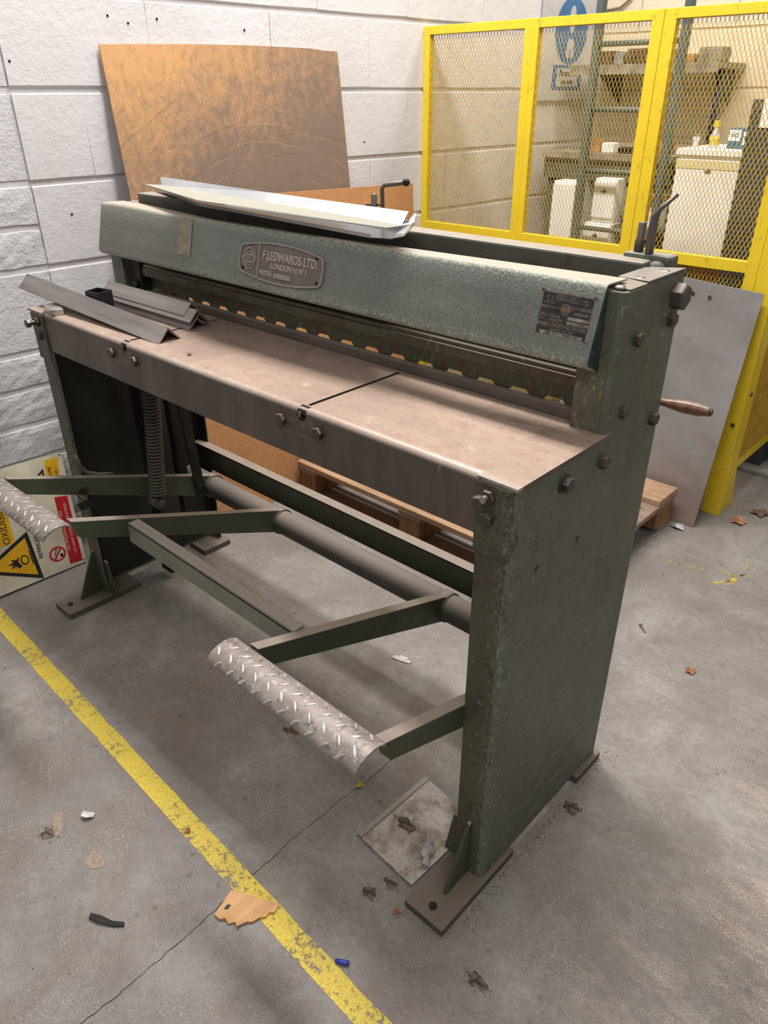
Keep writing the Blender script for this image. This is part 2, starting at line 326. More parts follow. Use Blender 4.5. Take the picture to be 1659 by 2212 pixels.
def text(s, size, O, Rv, Uv, mat, parent, name='lettering', ext=.0008, sx=1., align='CENTER', space=1., bold=0.):
    cu = bpy.data.curves.new(name, 'FONT'); cu.body = s; cu.size = size; cu.extrude = ext; cu.align_x = align; cu.align_y = 'CENTER'; cu.space_character = space; cu.offset = bold
    cu.resolution_u = 3
    t = bpy.data.objects.new('t', cu); col.objects.link(t); dg = bpy.context.evaluated_depsgraph_get()
    me = bpy.data.meshes.new_from_object(t.evaluated_get(dg)); bpy.data.objects.remove(t)
    Rv = Vector(Rv).normalized(); Uv = Vector(Uv).normalized(); Nv = Rv.cross(Uv); org = origin(parent)
    for v in me.vertices: v.co = Vector(O)+Rv*v.co.x*sx+Uv*v.co.y+Nv*v.co.z-org
    me.materials.clear(); me.materials.append(mat)
    o = bpy.data.objects.new(name, me); col.objects.link(o); o.parent = parent; o['label'] = 'lettering reading '+s.replace('\n', ' ') if len(s) > 2 else 'lettering'
    return o

# ================================================================== SETTING
KA = .0432; WX = -1.735-KA*1.828; WR = -math.atan(KA)
floor = empty('floor', (0, 0, 0), kind='structure')
def jagx(y): return -.353+.006*math.sin(y*9)+.004*mnoise.noise(Vector((y*14, 0, 0)))+.0045*mnoise.noise(Vector((y*55, 5, 0)))
ys = [-3+.008*i for i in range(int(6.6/.008)+1)]
for side in (-1, 1):
    m = MB(); far = -2.3 if side < 0 else 3.2
    top = [(jagx(y)+side*(.0009+.0008*mnoise.noise(Vector((y*30, 9, 0)))), y) for y in ys]
    v = []; f = []
    for x, y in top: v += [(x, y, 0), (far, y, 0), (x, y, -.012)]
    for i in range(len(ys)-1):
        k = 3*i; f += [(k, k+1, k+4, k+3), (k, k+3, k+5, k+2)]
    m.add(v, f); m.build('slab', FLR, floor)
MB().box(-2.3, 3.2, -3, 3.6, -.1, -.0022).build('bed', simple('joint_dirt', (88, 79, 72), .9), floor)

def blockmesh(L, H, D, rough=0, seed=0, ch=.005, cy_=.0004):
    """block with chamfered face at local x=0, y 0..L, z 0..H"""
    bm = bmesh.new(); ny, nz = (2, 1) if not rough else (10, 5)
    rr = random.Random(seed); g = {}
    for i in range(ny+1):
        for j in range(nz+1):
            y = L*i/ny; z = H*j/nz; e = i in (0, ny) or j in (0, nz)
            yy = min(max(y, cy_), L-cy_) if e else y; zz = min(max(z, ch), H-ch) if e else z
            yy += rr.uniform(-1, 1)*.0022; zz += rr.uniform(-1, 1)*.0016
            x = 0 if not rough else (rr.uniform(-1, 1)*.0018*rough+.003*rough*math.exp(-((y-L/2)**2/(.02*L)+(z-H/2)**2/(.1*H*H))*.6) if not e else 0)
            g[i, j] = bm.verts.new((x, yy, zz))
    for i in range(ny):
        for j in range(nz): bm.faces.new((g[i, j], g[i+1, j], g[i+1, j+1], g[i, j+1]))
    rim = [(i, 0) for i in range(ny)]+[(ny, j) for j in range(nz)]+[(i, nz) for i in range(ny, 0, -1)]+[(0, j) for j in range(nz, 0, -1)]
    back = []
    for i, j in rim:
        y = L*i/ny+rr.uniform(-1, 1)*.0012; z = H*j/nz+rr.uniform(-1, 1)*.0012; back.append(bm.verts.new((-D, min(max(y, 0), L), min(max(z, 0), H))))
    for k in range(len(rim)):
        a, b = rim[k], rim[(k+1) % len(rim)]
        bm.faces.new((g[a], back[k], back[(k+1) % len(rim)], g[b]))
    bmesh.ops.recalc_face_normals(bm, faces=bm.faces)
    me = bpy.data.meshes.new('block'); bm.to_mesh(me); bm.free(); return me
MC = {}
def put_block(parent, y0, y1, z0, z1, mat, rough=0, x=0, name='block'):
    L = round(y1-y0-.0006, 4); H = round(z1-z0-.010, 3)
    if L < .02 or H < .02: return
    k = (L, H, bool(rough), R.randrange(3), mat.name)
    if k not in MC:
        MC[k] = blockmesh(L, H, .011, rough, R.randrange(9999)); MC[k].materials.append(mat)
    o = bpy.data.objects.new(name, MC[k]); col.objects.link(o); o.parent = parent; o.location = (x+R.uniform(-.0008, .0008), y0+.0003, z0+.005)
zj = [1.394+.229*k for k in range(-6, 6)]; zj[0] = .02
wl = empty('wall_left', (WX, 0, 0), rz=WR, kind='structure')
MB().box(WX-.25, WX-.008, -1.2, 3.12, 0, 2.53).build('mortar_backing', WALL, wl)
for k in range(len(zj)-1):
    z0, z1 = zj[k], zj[k+1]; odd = (k % 2 == 0); ph = (1.739 if not odd else 1.53)
    if abs(z0-1.394) < .01: ph = 1.53
    ph = 1.53 if (round((z0-1.394)/.229)) % 2 == 0 else 1.739
    y = ph-.448*5
    while y < 3.08:
        a_, b_ = max(y, .2), min(y+.448, 3.07)
        if b_-a_ > .03: put_block(wl, a_, b_, z0, z1, WALL)
        y += .448
lz = [.02, .135, .249, .364, .478, .592, .70, .936, 1.05, 1.165, 1.394, 1.52, 1.7, 1.85, 2.08, 2.2, 2.31, 2.53]
for i in range(len(lz)-1):
    y = .2-[.31, .22, .36, .27][i % 4]; e = .2
    tall = lz[i+1]-lz[i] > .15
    while e > -1.1:
        put_block(wl, y, e, lz[i], lz[i+1], WALLR, 0 if tall else 1, -.004, 'stone'); e = y; y -= R.choice((.3, .36, .42))
# little drill holes in the painted blocks
for (hy, hz) in ((.215, 1.46), (.30, 1.075), (.575, 1.56), (.515, 1.575), (.67, 1.575), (.98, 1.56), (1.50, 1.22)):
    MB().lathe((WX+.0018, hy, hz), (1, 0, 0), [(-.004, .003), (.0002, .0034)], 8).build('drill_hole', BLK, wl)
wb = empty('wall_back', (0, 3.055, 0), kind='structure')
MB().box(-1.9, 3.1, 3.063, 3.25, 0, 2.53).build('mortar_backing', WALLC, wb)
mats_rot = Matrix.Rotation(-math.pi/2, 4, 'Z')
for k in range(len(zj)-1):
    x = -1.68+(.224 if k % 2 else 0)-.448
    while x < 2.2:
        a_, b_ = max(x, -1.68), x+.448
        L = round(b_-a_-.004, 3); H = round(zj[k+1]-zj[k]-.008, 3)
        if L > .04:
            key = (L, H, 'c', R.randrange(3))
            if key not in MC: MC[key] = blockmesh(L, H, .008, 0, R.randrange(999), .004); MC[key].materials.append(WALLC)
            o = bpy.data.objects.new('block', MC[key]); col.objects.link(o); o.parent = wb; o.rotation_euler = (0, 0, -math.pi/2); o.location = (a_+.002, 0, zj[k]+.004)
        x += .448

# floor marking line
m = MB(); N = 70; v = []; f = []
for i in range(N+1):
    x = -1.70+i*(2.15/N); yb = -.254-.0325*(x+1.65); ya = yb-.046
    yb += .0025*mnoise.noise(Vector((x*13, 0, 0))); ya += .003*mnoise.noise(Vector((x*13, 4, 0)))
    v += [(x, ya, .0006), (x, yb, .0006)]
for i in range(N): f.append((2*i, 2*i+2, 2*i+3, 2*i+1))
m.add(v, f)
a = Mat('worn_yellow_line_paint', 'World')
n = a.noise(70, 6, .8); n2 = a.noise(7, 4, .6); n3 = a.noise(180, 3, .7)
c = a.mix(a.ramp(n3, .35, .7), (224, 198, 70), (182, 157, 60)); c = a.mix(a.ramp(n2, .4, .7, 0, .35), c, (170, 150, 84))
a.out(c, .6)
wr = a.math('ADD', n, a.ramp(n2, .35, .7, -.07, .1)); wr = a.math('ADD', wr, a.ramp(a.axis(0), -.5, -.1, -.03, .03))
tr = a.N.new('ShaderNodeBsdfTransparent'); mx = a.N.new('ShaderNodeMixShader'); a.L.new(a.ramp(wr, .545, .605), mx.inputs[0])
a.L.new(a.b.outputs[0], mx.inputs[1]); a.L.new(tr.outputs[0], mx.inputs[2]); a.L.new(mx.outputs[0], a.N['Material Output'].inputs[0])
YLINE = a.m
thing('floor_line', m, YLINE, 'long worn yellow stripe painted on the concrete floor in front of the machine', 'floor marking')
# yellow paint scraps at the right
m = MB()
for (sx, sy, ex, ey, wd) in ((-.275, 1.40, -.20, 1.405, .012), (-.21, 1.405, -.135, 1.43, .016), (-.15, 1.43, -.14, 1.39, .012), (-.045, 1.60, -.02, 1.47, .022), (-.02, 1.50, -.045, 1.40, .03), (-.04, 1.42, -.09, 1.36, .018), (-.09, 1.47, -.04, 1.45, .012)):
    d = Vector((ex-sx, ey-sy, 0)); p = Vector((-d.y, d.x, 0)).normalized()*wd/2; q = []
    for i in range(7):
        t = i/6; c0 = Vector((sx, sy, .0007))+d*t; q.append((c0-p*R.uniform(.3, 1.2), c0+p*R.uniform(.3, 1.2)))
    m.add([p_ for r_ in q for p_ in r_], [(2*i, 2*i+2, 2*i+3, 2*i+1) for i in range(6)])
YREM = YLINE.copy(); YREM.name = 'faded_yellow_remnant'
for nd in YREM.node_tree.nodes:
    if nd.type == 'MAP_RANGE' and abs(nd.inputs[1].default_value-.545) < 1e-3: nd.inputs[1].default_value = .47; nd.inputs[2].default_value = .53
thing('paint_marks', m, YREM, 'broken yellow paint remnants on bare floor between the machine and the guard post', 'floor marking')

FOOT = steel('grimy_foot_plate', (96, 86, 76), (72, 64, 56), (128, 114, 102), .85, .55, .2)
# ================================================================== THE GUILLOTINE
W = 1.517
mach = empty('guillotine_shear', (-.7585, .2, 0), 'big green foot-operated sheet metal guillotine with brown steel table', 'machine')
def mir(x, s): return x if s > 0 else -W-x
for s in (1, -1):
    fr = empty('end_frame', (mir(0, s)+.7585, -.2, 0)); fr.parent = mach
    X = lambda x: mir(x, s)
    def B(m, x0, x1, *r):
        a_, b_ = X(x0), X(x1); m.box(min(a_, b_), max(a_, b_), *r)
    # side plate as a bent channel (rounded front folds)
    def fold(y0, z0, z1, wd, yb=.45, t=.007, rad=.011):
        out = [(-wd, y0)]; inn = [(-wd, y0+t)]
        for i in range(5):
            an = math.pi/2*i/4; out.append((-rad+rad*math.sin(an), y0+rad-rad*math.cos(an)))
            inn.append((-rad+(rad-t)*math.sin(an), y0+rad-(rad-t)*math.cos(an)))
        out += [(0, yb), (-.05, yb)]; inn += [(-t, yb-t), (-.05, yb-t)]
        m = MB(); n_ = len(out)
        for i in range(n_-1):
            q = [out[i], out[i+1], inn[i+1], inn[i]]
            m.hexa([(X(a0), b0, z0) for a0, b0 in q], [(X(a0), b0, z1) for a0, b0 in q])
        return m
    fold(0, .02, .8945, .066).build('side_plate', G, fr)
    m = fold(.247, .9002, 1.126, .064); m.build('column_plate', G, fr)
    m = MB(); B(m, -.007, 0, .2625, .45, .8945, .9002); m.build('side_plate_web', G, fr)
    # grimy front skins (flange faces)
    m = MB(); B(m, -.0655, -.011, -.0008, 0, .022, .775); m.build('front_flange', GF, fr)
    m = MB(); B(m, -.068, -.004, -.0055, 0, .772, .893); m.build('collar', GF, fr, .002)
    m = MB(); B(m, -.064, -.012, .2462, .247, .904, 1.125); m.build('column_face', GD if s > 0 else G, fr)
    m = MB(); B(m, -.055, -.001, .262, .452, 1.1262, 1.1292); m.build('top_plate', G, fr, .0008)
    for (yy, xx) in ((.262, -.018), (.335, -.022), (.41, -.016)):
        m = MB(); m.lathe((X(xx), yy, 1.129), (0, 0, 1), [(0, .0085), (.002, .008), (.004, .0045)], 14)
        mm = m.build('screw', PLQ, fr)
        MB().box(X(xx)-.007, X(xx)+.007, yy-.0009, yy+.0009, 1.1325, 1.1334).build('screw_slot', BLK, fr)
    # base plates and gussets
    m = MB(); B(m, -.083, .010, -.135, .103, 0, .02); pf = m.build('foot_plate', FOOT, fr, .0015)
    m = MB(); B(m, -.083, .012, .355, .462, 0, .02); m.build('foot_plate', FOOT, fr, .0015)
    hexbolt('foot_bolt', (X(-.034), -.108, .02), (0, 0, 1), .0085, .005, fr, DK)
    m = MB()
    gx = -.030
    m.prism([(X(gx), -.074, .02), (X(gx), 0, .02), (X(gx), 0, .168), (X(gx), -.008, .164)], (-.008*s, 0, 0)); m.build('gusset', GT, fr, .001)
    m = MB(); m.prism([(X(-.066), .01, .02), (X(-.100), .01, .02), (X(-.082), .01, .135), (X(-.066), .01, .14)], (0, .008, 0)); m.build('gusset', GT, fr, .001)
    # jacking bolt and lock nut on the collar, second bolt below
    cx = X(-.043)
    hexbolt('lock_nut', (cx, -.0055, .874), (0, -1, 0), .0125, .009, fr)
    hexbolt('jacking_bolt', (cx, -.0055, .874), (0, -1, 0), .0115, .010, fr, shank=.022, ph=.3)
    hexbolt('clamp_bolt', (cx, -.0055, .838), (0, -1, 0), .0118, .011, fr, ph=.5)
    for zz in (.468, .392):
        MB().lathe((X(-.036), 0, zz), (0, -1, 0), [(0, .0075), (.002, .007), (.003, .003)], 14).build('rivet', GF, fr)
    if s > 0:
        for (yy, zz, r_, h_, wa) in ((.132, .858, .0135, .011, .0165), (.251, .855, .0135, .012, 0), (.306, 1.046, .0115, .010, 0), (.428, 1.092, .022, .020, 0), (.424, 1.054, .0125, .011, 0), (.301, .926, .0115, .008, 0), (.424, .878, .0125, .011, 0)):
            hexbolt('frame_bolt', (0, yy, zz), (1, 0, 0), r_, h_, fr, washer=wa, ph=R.uniform(0, 1))
        for (yy, zz) in ((.204, .726), (.078, .727)):
            MB().lathe((-.002, yy, zz), (1, 0, 0), [(0, .0055), (.0024, .0055)], 12).build('bolt_hole', BLK, fr)
    else:
        # slide block and bolt seen inside the far column, upright guide inside the frame
        MB().box(-1.5095, -1.5075, .012, .44, .03, .885).build('inner_shade_skin', DKG, fr)  # added dark skins that paint the shade inside the far frame
        MB().box(-1.5095, -1.5075, .26, .44, .90, 1.12).build('inner_shade_skin', DKG, fr)
        MB().box(-1.50, -1.46, .440, .4425, .03, .885).build('inner_shade_skin', DKG, fr)
        MB().box(-1.44, -1.395, .262, .285, .895, 1.03).build('slide_block', DK, fr, .002)
        hexbolt('slide_bolt', (-1.415, .262, .935), (0, -1, 0), .012, .012, fr, DK)
        MB().box(-1.40, -1.372, .27, .30, .18, .88).build('guide_post', DK, fr, .002)
        MB().box(-1.455, -1.40, .20, .215, .02, .88).build('stiffener', DK, fr)
        m = MB(); m.tube([(-1.452, .0, .50), (-1.450, .006, .462), (-1.445, .018, .44), (-1.435, .05, .425), (-1.42, .085, .42)], .006, 8)
        m.build('bent_strap', TUBE, fr)

# table: two-fold plate split by slots
def tableprof(y1):
    p = [(0.0, .80)]; r = .012
    p.append((0.0, .90-r))
    for i in range(1, 6):
        an = math.pi/2*i/5; p.append((r-r*math.cos(an), .90-r+r*math.sin(an)))
    p += [(y1*.5, .90), (y1, .90)]
    return p
S1, S2 = -1.058, -.457   # slot positions
tb = empty('table', (0, -.2, 0)); tb.parent = mach
def panel(x0, x1, y0=0.):
    pr = tableprof(.262); rows = []
    n_ = max(2, int((x1-x0)/.2)+1)
    for i in range(n_+1):
        x = x0+(x1-x0)*i/n_; rows.append([(x, y, z) for y, z in pr])
    return MB().sheet(rows, -.006)
def shift(m, d):
    for p in m.v: p += Vector(d)
    return m
pr = tableprof(.262); pf_ = pr[:-2]+[(.020, .90)]
rows = [[(x, y, z) for y, z in pf_] for x in [-1.449+(1.381)*i/10 for i in range(11)]]
ap = MB().sheet(rows, -.006).build('table_apron', TAB, tb)
for p in ap.data.polygons: p.use_smooth = True
ap.modifiers.new('split', 'EDGE_SPLIT').split_angle = math.radians(40)
for (x0, x1) in ((-1.526, S1-.0043), (S1+.0043, S2-.0043), (S2+.0043, .003)):
    m = MB(); m.box(x0, x1, .0201, .262, .894, .90)
    if x0 < -1.5: m.box(x0, -1.4492, -.004, .02, .8945, .90)
    if x1 > 0: m.box(-.0678, x1, -.004, .02, .8945, .90)
    m.build('table_panel', TAB, tb)
m = MB(); m.box(-1.449, -.068, .262, .270, .893, .8995); m.build('table_panel_bridge', TAB, tb)
MB().box(-.067, .0032, -.0052, -.004, .8962, .9004).build('bright_edge', TABEDGE, tb)
# dark key-hole notches with a packing piece and bolts by each slot
for sx in (S1, S2):
    m = MB(); m.prism([(sx+.011*math.cos(t), -.0012, .8875+.0115*math.sin(t)) for t in [math.pi+math.pi*i/8 for i in range(9)]]+[(sx+.011, -.0012, .8895), (sx-.011, -.0012, .8895)], (0, .006, 0)); m.build('slot_notch', BLK, tb)
    m = MB(); m.prism([(sx-.011, -.0012, .889), (sx-.011, .0018, .8955), (sx-.011, .010, .9004), (sx-.011, .0150, .9004), (sx-.011, .0150, .885), (sx-.011, -.0012, .885)], (.022, 0, 0)); m.build('slot_notch', BLK, tb)
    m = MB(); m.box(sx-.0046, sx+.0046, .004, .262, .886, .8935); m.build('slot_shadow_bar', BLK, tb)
    MB().prism([(sx-.008, -.0022, .892), (sx+.002, -.0022, .896), (sx-.001, -.0022, .884), (sx-.005, -.0022, .882)], (0, .0018, 0)).build('packing_sliver', WBLK, tb)
    MB().prism([(sx-.05, -.0006, .842), (sx+.055, -.0006, .842), (sx+.055, -.0006, .885), (sx-.045, -.0006, .884)], (0, .0005, 0)).build('rubbed_patch', simple('rubbed_steel_%d' % int(-sx*100), (104, 92, 82), .5, .2, .14, 60), tb)
    for dx in (-.053, .045):
        hexbolt('table_bolt', (sx+dx, 0, .866), (0, -1, 0), .0125, .010, tb, BLT, ph=.25+dx)
m = MB(); m.box(-1.44, -.075, .010, .020, .805, .89); m.build('under_beam', DK, tb)
MB().box(-1.449, -.066, .2725, .288, .87, .9178).build('bottom_blade', steel('blade_steel', (120, 108, 100), (92, 82, 76), (168, 156, 146), .9, .4, .4), mach, .001)
# hold-down comb with notched lower edge
tops = .992; zb = .9125; zn = .9225
pts = [(-1.447, .0, tops)]; x = -.29+.0735*3; starts = [-.1445-.0735*j for j in range(18)]
low = []
for st in sorted(starts):
    low += [(st-.004, zb), (st-.004, zb+.004), (st, zb+.004), (st, zn), (st+.036, zn), (st+.045, zb)]
low = [(-1.447, zb)]+[q for q in low if -1.447 < q[0] < -.069]+[(-.069, zb)]
m = MB(); m.prism([(x_, .293, z_) for x_, z_ in low]+[(-.069, .293, tops), (-1.447, .293, tops)], (0, .008, 0)); m.build('hold_down_comb', GD, mach)
MB().box(-1.447, -.068, .272, .293, .975, .985).build('hold_down_ledge', GD, mach, .003)
MB().box(-1.447, -.068, .268, .276, .957, .977).build('hold_down_lip', GD, mach, .002)
MB().box(-1.447, -.069, .293, .30, .985, 1.05).build('hold_down_web', GD, mach)
BMP = paint('dusty_beam_paint', (96, 96, 86), (106, 105, 95), (120, 116, 100), (162, 148, 134), chip=.63, rust=(98, 80, 68))
# upper blade beam, set a little askew
bmv = [(-1.457, .325), (-.06, .420)]
m = MB(); (xa, ya), (xb, yb) = bmv
m.hexa([(xa, ya, 1.03), (xb, yb, 1.03), (xb, yb+.05, 1.03), (xa, ya+.05, 1.03)], [(xa, ya, 1.155), (xb, yb, 1.137), (xb, yb+.05, 1.137), (xa, ya+.05, 1.155)])
m.build('blade_beam', BMP, mach, .004)
m = MB(); m.hexa([(-.060, .335, 1.1262), (0, .318, 1.1292), (0, .452, 1.1292), (-.060, .43, 1.1262)], [(-.060, .335, 1.1295), (0, .318, 1.1325), (0, .452, 1.1325), (-.060, .43, 1.1295)])
m.build('beam_bracket', steel('bracket_steel', (120, 112, 108), (92, 88, 84), (160, 148, 140), .6, .45, .4), mach, .0008)
# front cover: slanted face, bent lip, tapering top flange
CF0 = Vector((0, .238, 1.137)); CFd = Vector((0, .207-.238, 1.02-1.137))
rows = []
NX = 40
for i in range(NX+1):
    t = i/NX; x = -1.49+1.463*t
    e = min(t/.27, (1-t)/.5, 1); back = .30-.042*min(1, max(0, (t-.06)/.25)) if t < .5 else .30-.042*min(1, max(0, (1-t-.02)/.45))
    wv = .0015*math.sin(t*23)*(1 if t < .35 else .3)
    top = [(x, back, 1.1325), (x, back-.02, 1.133), (x, .246, 1.1345+wv)]
    arc = [(x, .2405, 1.1335+wv), (x, .2372, 1.129+wv)]
    face = [(x, .2372+(.2092-.2372)*k/3, 1.129+(1.026-1.129)*k/3) for k in (1, 2, 3)]
    lip = [(x, .2090, 1.0205), (x, .213, 1.0165), (x, .236, 1.0075)]
    rows.append(top+arc+face+lip)
m = MB().sheet(rows, -.0028)
cov = m.build('front_cover', GC, mach)
for p in cov.data.polygons: p.use_smooth = True
mod = cov.modifiers.new('split', 'EDGE_SPLIT'); mod.split_angle = math.radians(50)
for s in (1, -1):
    xe = -.027 if s > 0 else -1.4875
    MB().prism([(xe, .2385, 1.130), (xe, .2105, 1.0225), (xe, .213, 1.018), (xe, .245, 1.002), (xe, .246, 1.125)], (-.0025, 0, 0)).build('cover_end', simple('teal_edge_paint_%d' % s, (52, 72, 66), .5, 0, .2, 60), mach)
# frame for things mounted on the cover
FU = (CF0-(CF0+CFd)).normalized(); FR = Vector((1, 0, 0)); FN = FR.cross(FU)
def cvp(x, h, n=0): # h: height along face below top (m), from z
    t = (1.137-h)/(1.137-1.02); return Vector((x, .238, 1.137))+Vector((0, -.031, -.117))*t+FN*(n+.0005)
# cast oval plaque
pq = empty('maker_plaque', Vector(cvp(-.7505, 1.0745))-Vector((-.7585, .2, 0))); pq.parent = mach
CP = cvp(-.7505, 1.0745)
def oval(sx, sy, n=56):
    o = []; k = .012*sx/.132
    for i in range(13):
        x = -(sx-k)+2*(sx-k)*i/12; o.append((x, sy*(1-.34*(x/sx)**2)))
    for i in range(1, 4): t = i/4; o.append((sx-k+k*math.sin(t*math.pi/2), sy*.70-(1-math.cos(t*math.pi/2))*k))
    o += [(sx+.001, 0)]; h = o[:]
    return h[::-1][::-1]+[(x, -y) for x, y in h[::-1][1:]][:-0 or None]+[(-sx+k-k*math.sin(t*math.pi/8), -(sy*.70-(1-math.cos(t*math.pi/8))*k)) for t in (1, 2, 3)]+[(-sx-.001, 0)]+[(-sx+k-k*math.sin(t*math.pi/8), sy*.70-(1-math.cos(t*math.pi/8))*k) for t in (3, 2, 1)]
def on(cx, ox, oy, n): return CP+FR*(ox)+FU*(oy)+FN*n
rot = math.radians(0)
def ovp(sx, sy, n0): return [on(0, x, y, n0) for x, y in oval(sx, sy)]
MB().prism(ovp(.132, .0405, 0), FN*.0045).build('plaque_ground', PLQD, pq)
o1 = ovp(.132, .0405, .0045); i1 = ovp(.1285, .037, .0045); m = MB(); n_ = len(o1)
m.add(o1+i1+[p+FN*.003 for p in o1]+[p+FN*.003 for p in i1], [(i, (i+1) % n_, 2*n_+(i+1) % n_, 2*n_+i) for i in range(n_)]+[(2*n_+i, 2*n_+(i+1) % n_, 3*n_+(i+1) % n_, 3*n_+i) for i in range(n_)]+[(n_+i, 3*n_+i, 3*n_+(i+1) % n_, n_+(i+1) % n_) for i in range(n_)])
m.build('plaque_rim', PLQ, pq)
def bar(x0, x1, y0, y1, n0, n1, name, mat, par):
    return MB().hexa([on(0, a_, b_, n0) for a_, b_ in ((x0, y0), (x1, y0), (x1, y1), (x0, y1))], [on(0, a_, b_, n1) for a_, b_ in ((x0, y0), (x1, y0), (x1, y1), (x0, y1))]).build(name, mat, par)
bar(-.0685, -.0655, -.037, .037, .0045, .0075, 'plaque_bar', PLQ, pq)
text('F.J.EDWARDS LTD.', .0245, on(0, .0295, .0125, .005), FR, FU, PLQL, pq, sx=.84, ext=.0014, bold=.0005)
text('LONDON N.W.1.', .0165, on(0, .031, -.0065, .005), FR, FU, PLQL, pq, sx=.92, ext=.0014, bold=.0003)
text('MODEL', .0135, on(0, -.040, -.0225, .005), FR, FU, PLQL, pq, sx=.9, ext=.0014, bold=.0003)
bar(-.013, .040, -.0285, -.0185, .0045, .008, 'plaque_pad', PLQ, pq)
def ringmb(cx, cy, ro, ri, n0, n1, a0=0, a1=2*math.pi, n=28, sy=1):
    m = MB(); vs_ = []
    for i in range(n+1):
        t = a0+(a1-a0)*i/n
        for r_, h in ((ro, n0), (ro, n1), (ri, n1), (ri, n0)): vs_.append(on(0, cx+r_*math.cos(t), cy+r_*math.sin(t)*sy, h))
    m.add(vs_, [(4*i+k, 4*i+4+k, 4*i+4+(k+1) % 4, 4*i+(k+1) % 4) for i in range(n) for k in range(4)]); return m
for (ro, ri) in ((.020, .0178), (.0135, .0115), (.0092, .0078)): ringmb(-.0985, .001, ro, ri, .0045, .0068, sy=1.12).build('emblem_ring', PLQ, pq)
m = MB(); m.prism([on(0, -.0985+x_, .001+y_, .0045) for x_, y_ in ((-.027, 0), (-.012, .008), (0, .0095), (.012, .008), (.027, 0), (.012, -.008), (0, -.0095), (-.012, -.008))], FN*.003); m.build('emblem_diamond', PLQ, pq)
m = MB(); m.prism([on(0, -.0985+x_, .001+y_, .0072) for x_, y_ in ((-.022, 0), (-.010, .0058), (.010, .0058), (.022, 0), (.010, -.0058), (-.010, -.0058))], FN*.0006); m.build('emblem_field', PLQD, pq)
text('FJE', .0085, on(0, -.0985, .001, .0076), FR, FU, PLQ, pq, ext=.0006)
for (sx_, sy_) in ((-.1015, .030), (-.119, -.020), (.1085, .025), (.1165, -.0215)):
    ringmb(sx_, sy_, .0038, .002, .0045, .0058, n=10).build('plaque_screw', BLK, pq)
# rectangular tag
CT = cvp(-.0835, 1.083, 0); CP = CT
tg = empty('data_plate', Vector(CT)-Vector((-.7585, .2, 0))); tg.parent = mach
bar(-.047, .047, -.0345, .0345, 0, .0012, 'plate_border', TAGL, tg); bar(-.0435, .0435, -.0315, .0315, .0012, .0016, 'plate_ground', TAGD, tg)
T = lambda s_, sz, x_, y_, al='CENTER', sx=1.: text(s_, sz, on(0, x_, y_, .0018), FR, FU, TAGL, tg, ext=.0002, align=al, sx=sx)
T('MANUFACTURED BY', .0042, 0, .0287); T('F. J. EDWARDS LTD', .0088, 0, .0235, sx=.95); T('359-361', .0062, -.029, .0168); T('EUSTON RD.', .0066, .0285, .0135)
T('LONDON N.W.1.', .0058, -.029, .0098, sx=.85); T('ENGLAND', .0056, .029, .0058)
T('REG DESIGN', .0068, -.041, -.0025, 'LEFT', .9); T('M/C CAPACITY', .0068, -.041, -.0088, 'LEFT', .88); T('WHEN ORDERING SPARES,', .0088, -.0005, -.0162, sx=.82); T('QUOTE M/C No', .0058, .001, -.0228)
for (x0, x1, y0, y1) in ((.007, .043, -.0045, .0002), (.007, .043, -.0112, -.0065), (-.036, .039, -.0312, -.0257)): bar(x0, x1, y0, y1, .0016, .002, 'plate_field', TAGL, tg)
text('1635  ISS. 1  1700/50129', .0056, on(0, .001, -.0285, .0022), FR, FU, TAGD, tg, ext=.0002)
text('6 x 16 GAUGE', .0042, on(0, .025, -.0089, .0022), FR, FU, TAGD, tg, ext=.0002)
RED = simple('faded_red_ink', (150, 96, 84), .6)
for ro in (.0085, .0062, .004): ringmb(.0, .0095, ro, ro-.0008, .0016, .0019, n=20).build('emblem_ring', TAGL, tg)
MB().prism([on(0, x_, .0095+y_, .0018) for x_, y_ in ((-.012, 0), (0, .0035), (.012, 0), (0, -.0035))], FN*.0003).build('emblem_diamond', RED, tg)
for (sx_, sy_) in ((-.045, .033), (.045, .033), (-.045, -.033), (.045, -.033)):
    ringmb(sx_, sy_, .0032, .0015, .0, .003, n=14).build('tubular_rivet', TAGL, tg); ringmb(sx_, sy_, .0015, .0001, .0012, .002, n=8).build('rivet_hole', BLK, tg)
# masking tape on the cover
rows = []
for i in range(5):
    rows.append([cvp(-1.122+.051*i/4, 1.134-.080*j/10, .0032+.0007*mnoise.noise(Vector((i*.9, j*1.1, 3)))) for j in range(11)])
MB().sheet(rows, .0003).build('masking_tape', TAPE, mach)

RODM = steel('worn_rod_steel', (128, 118, 112), (84, 78, 74), (134, 124, 118), .5, .35, .6)
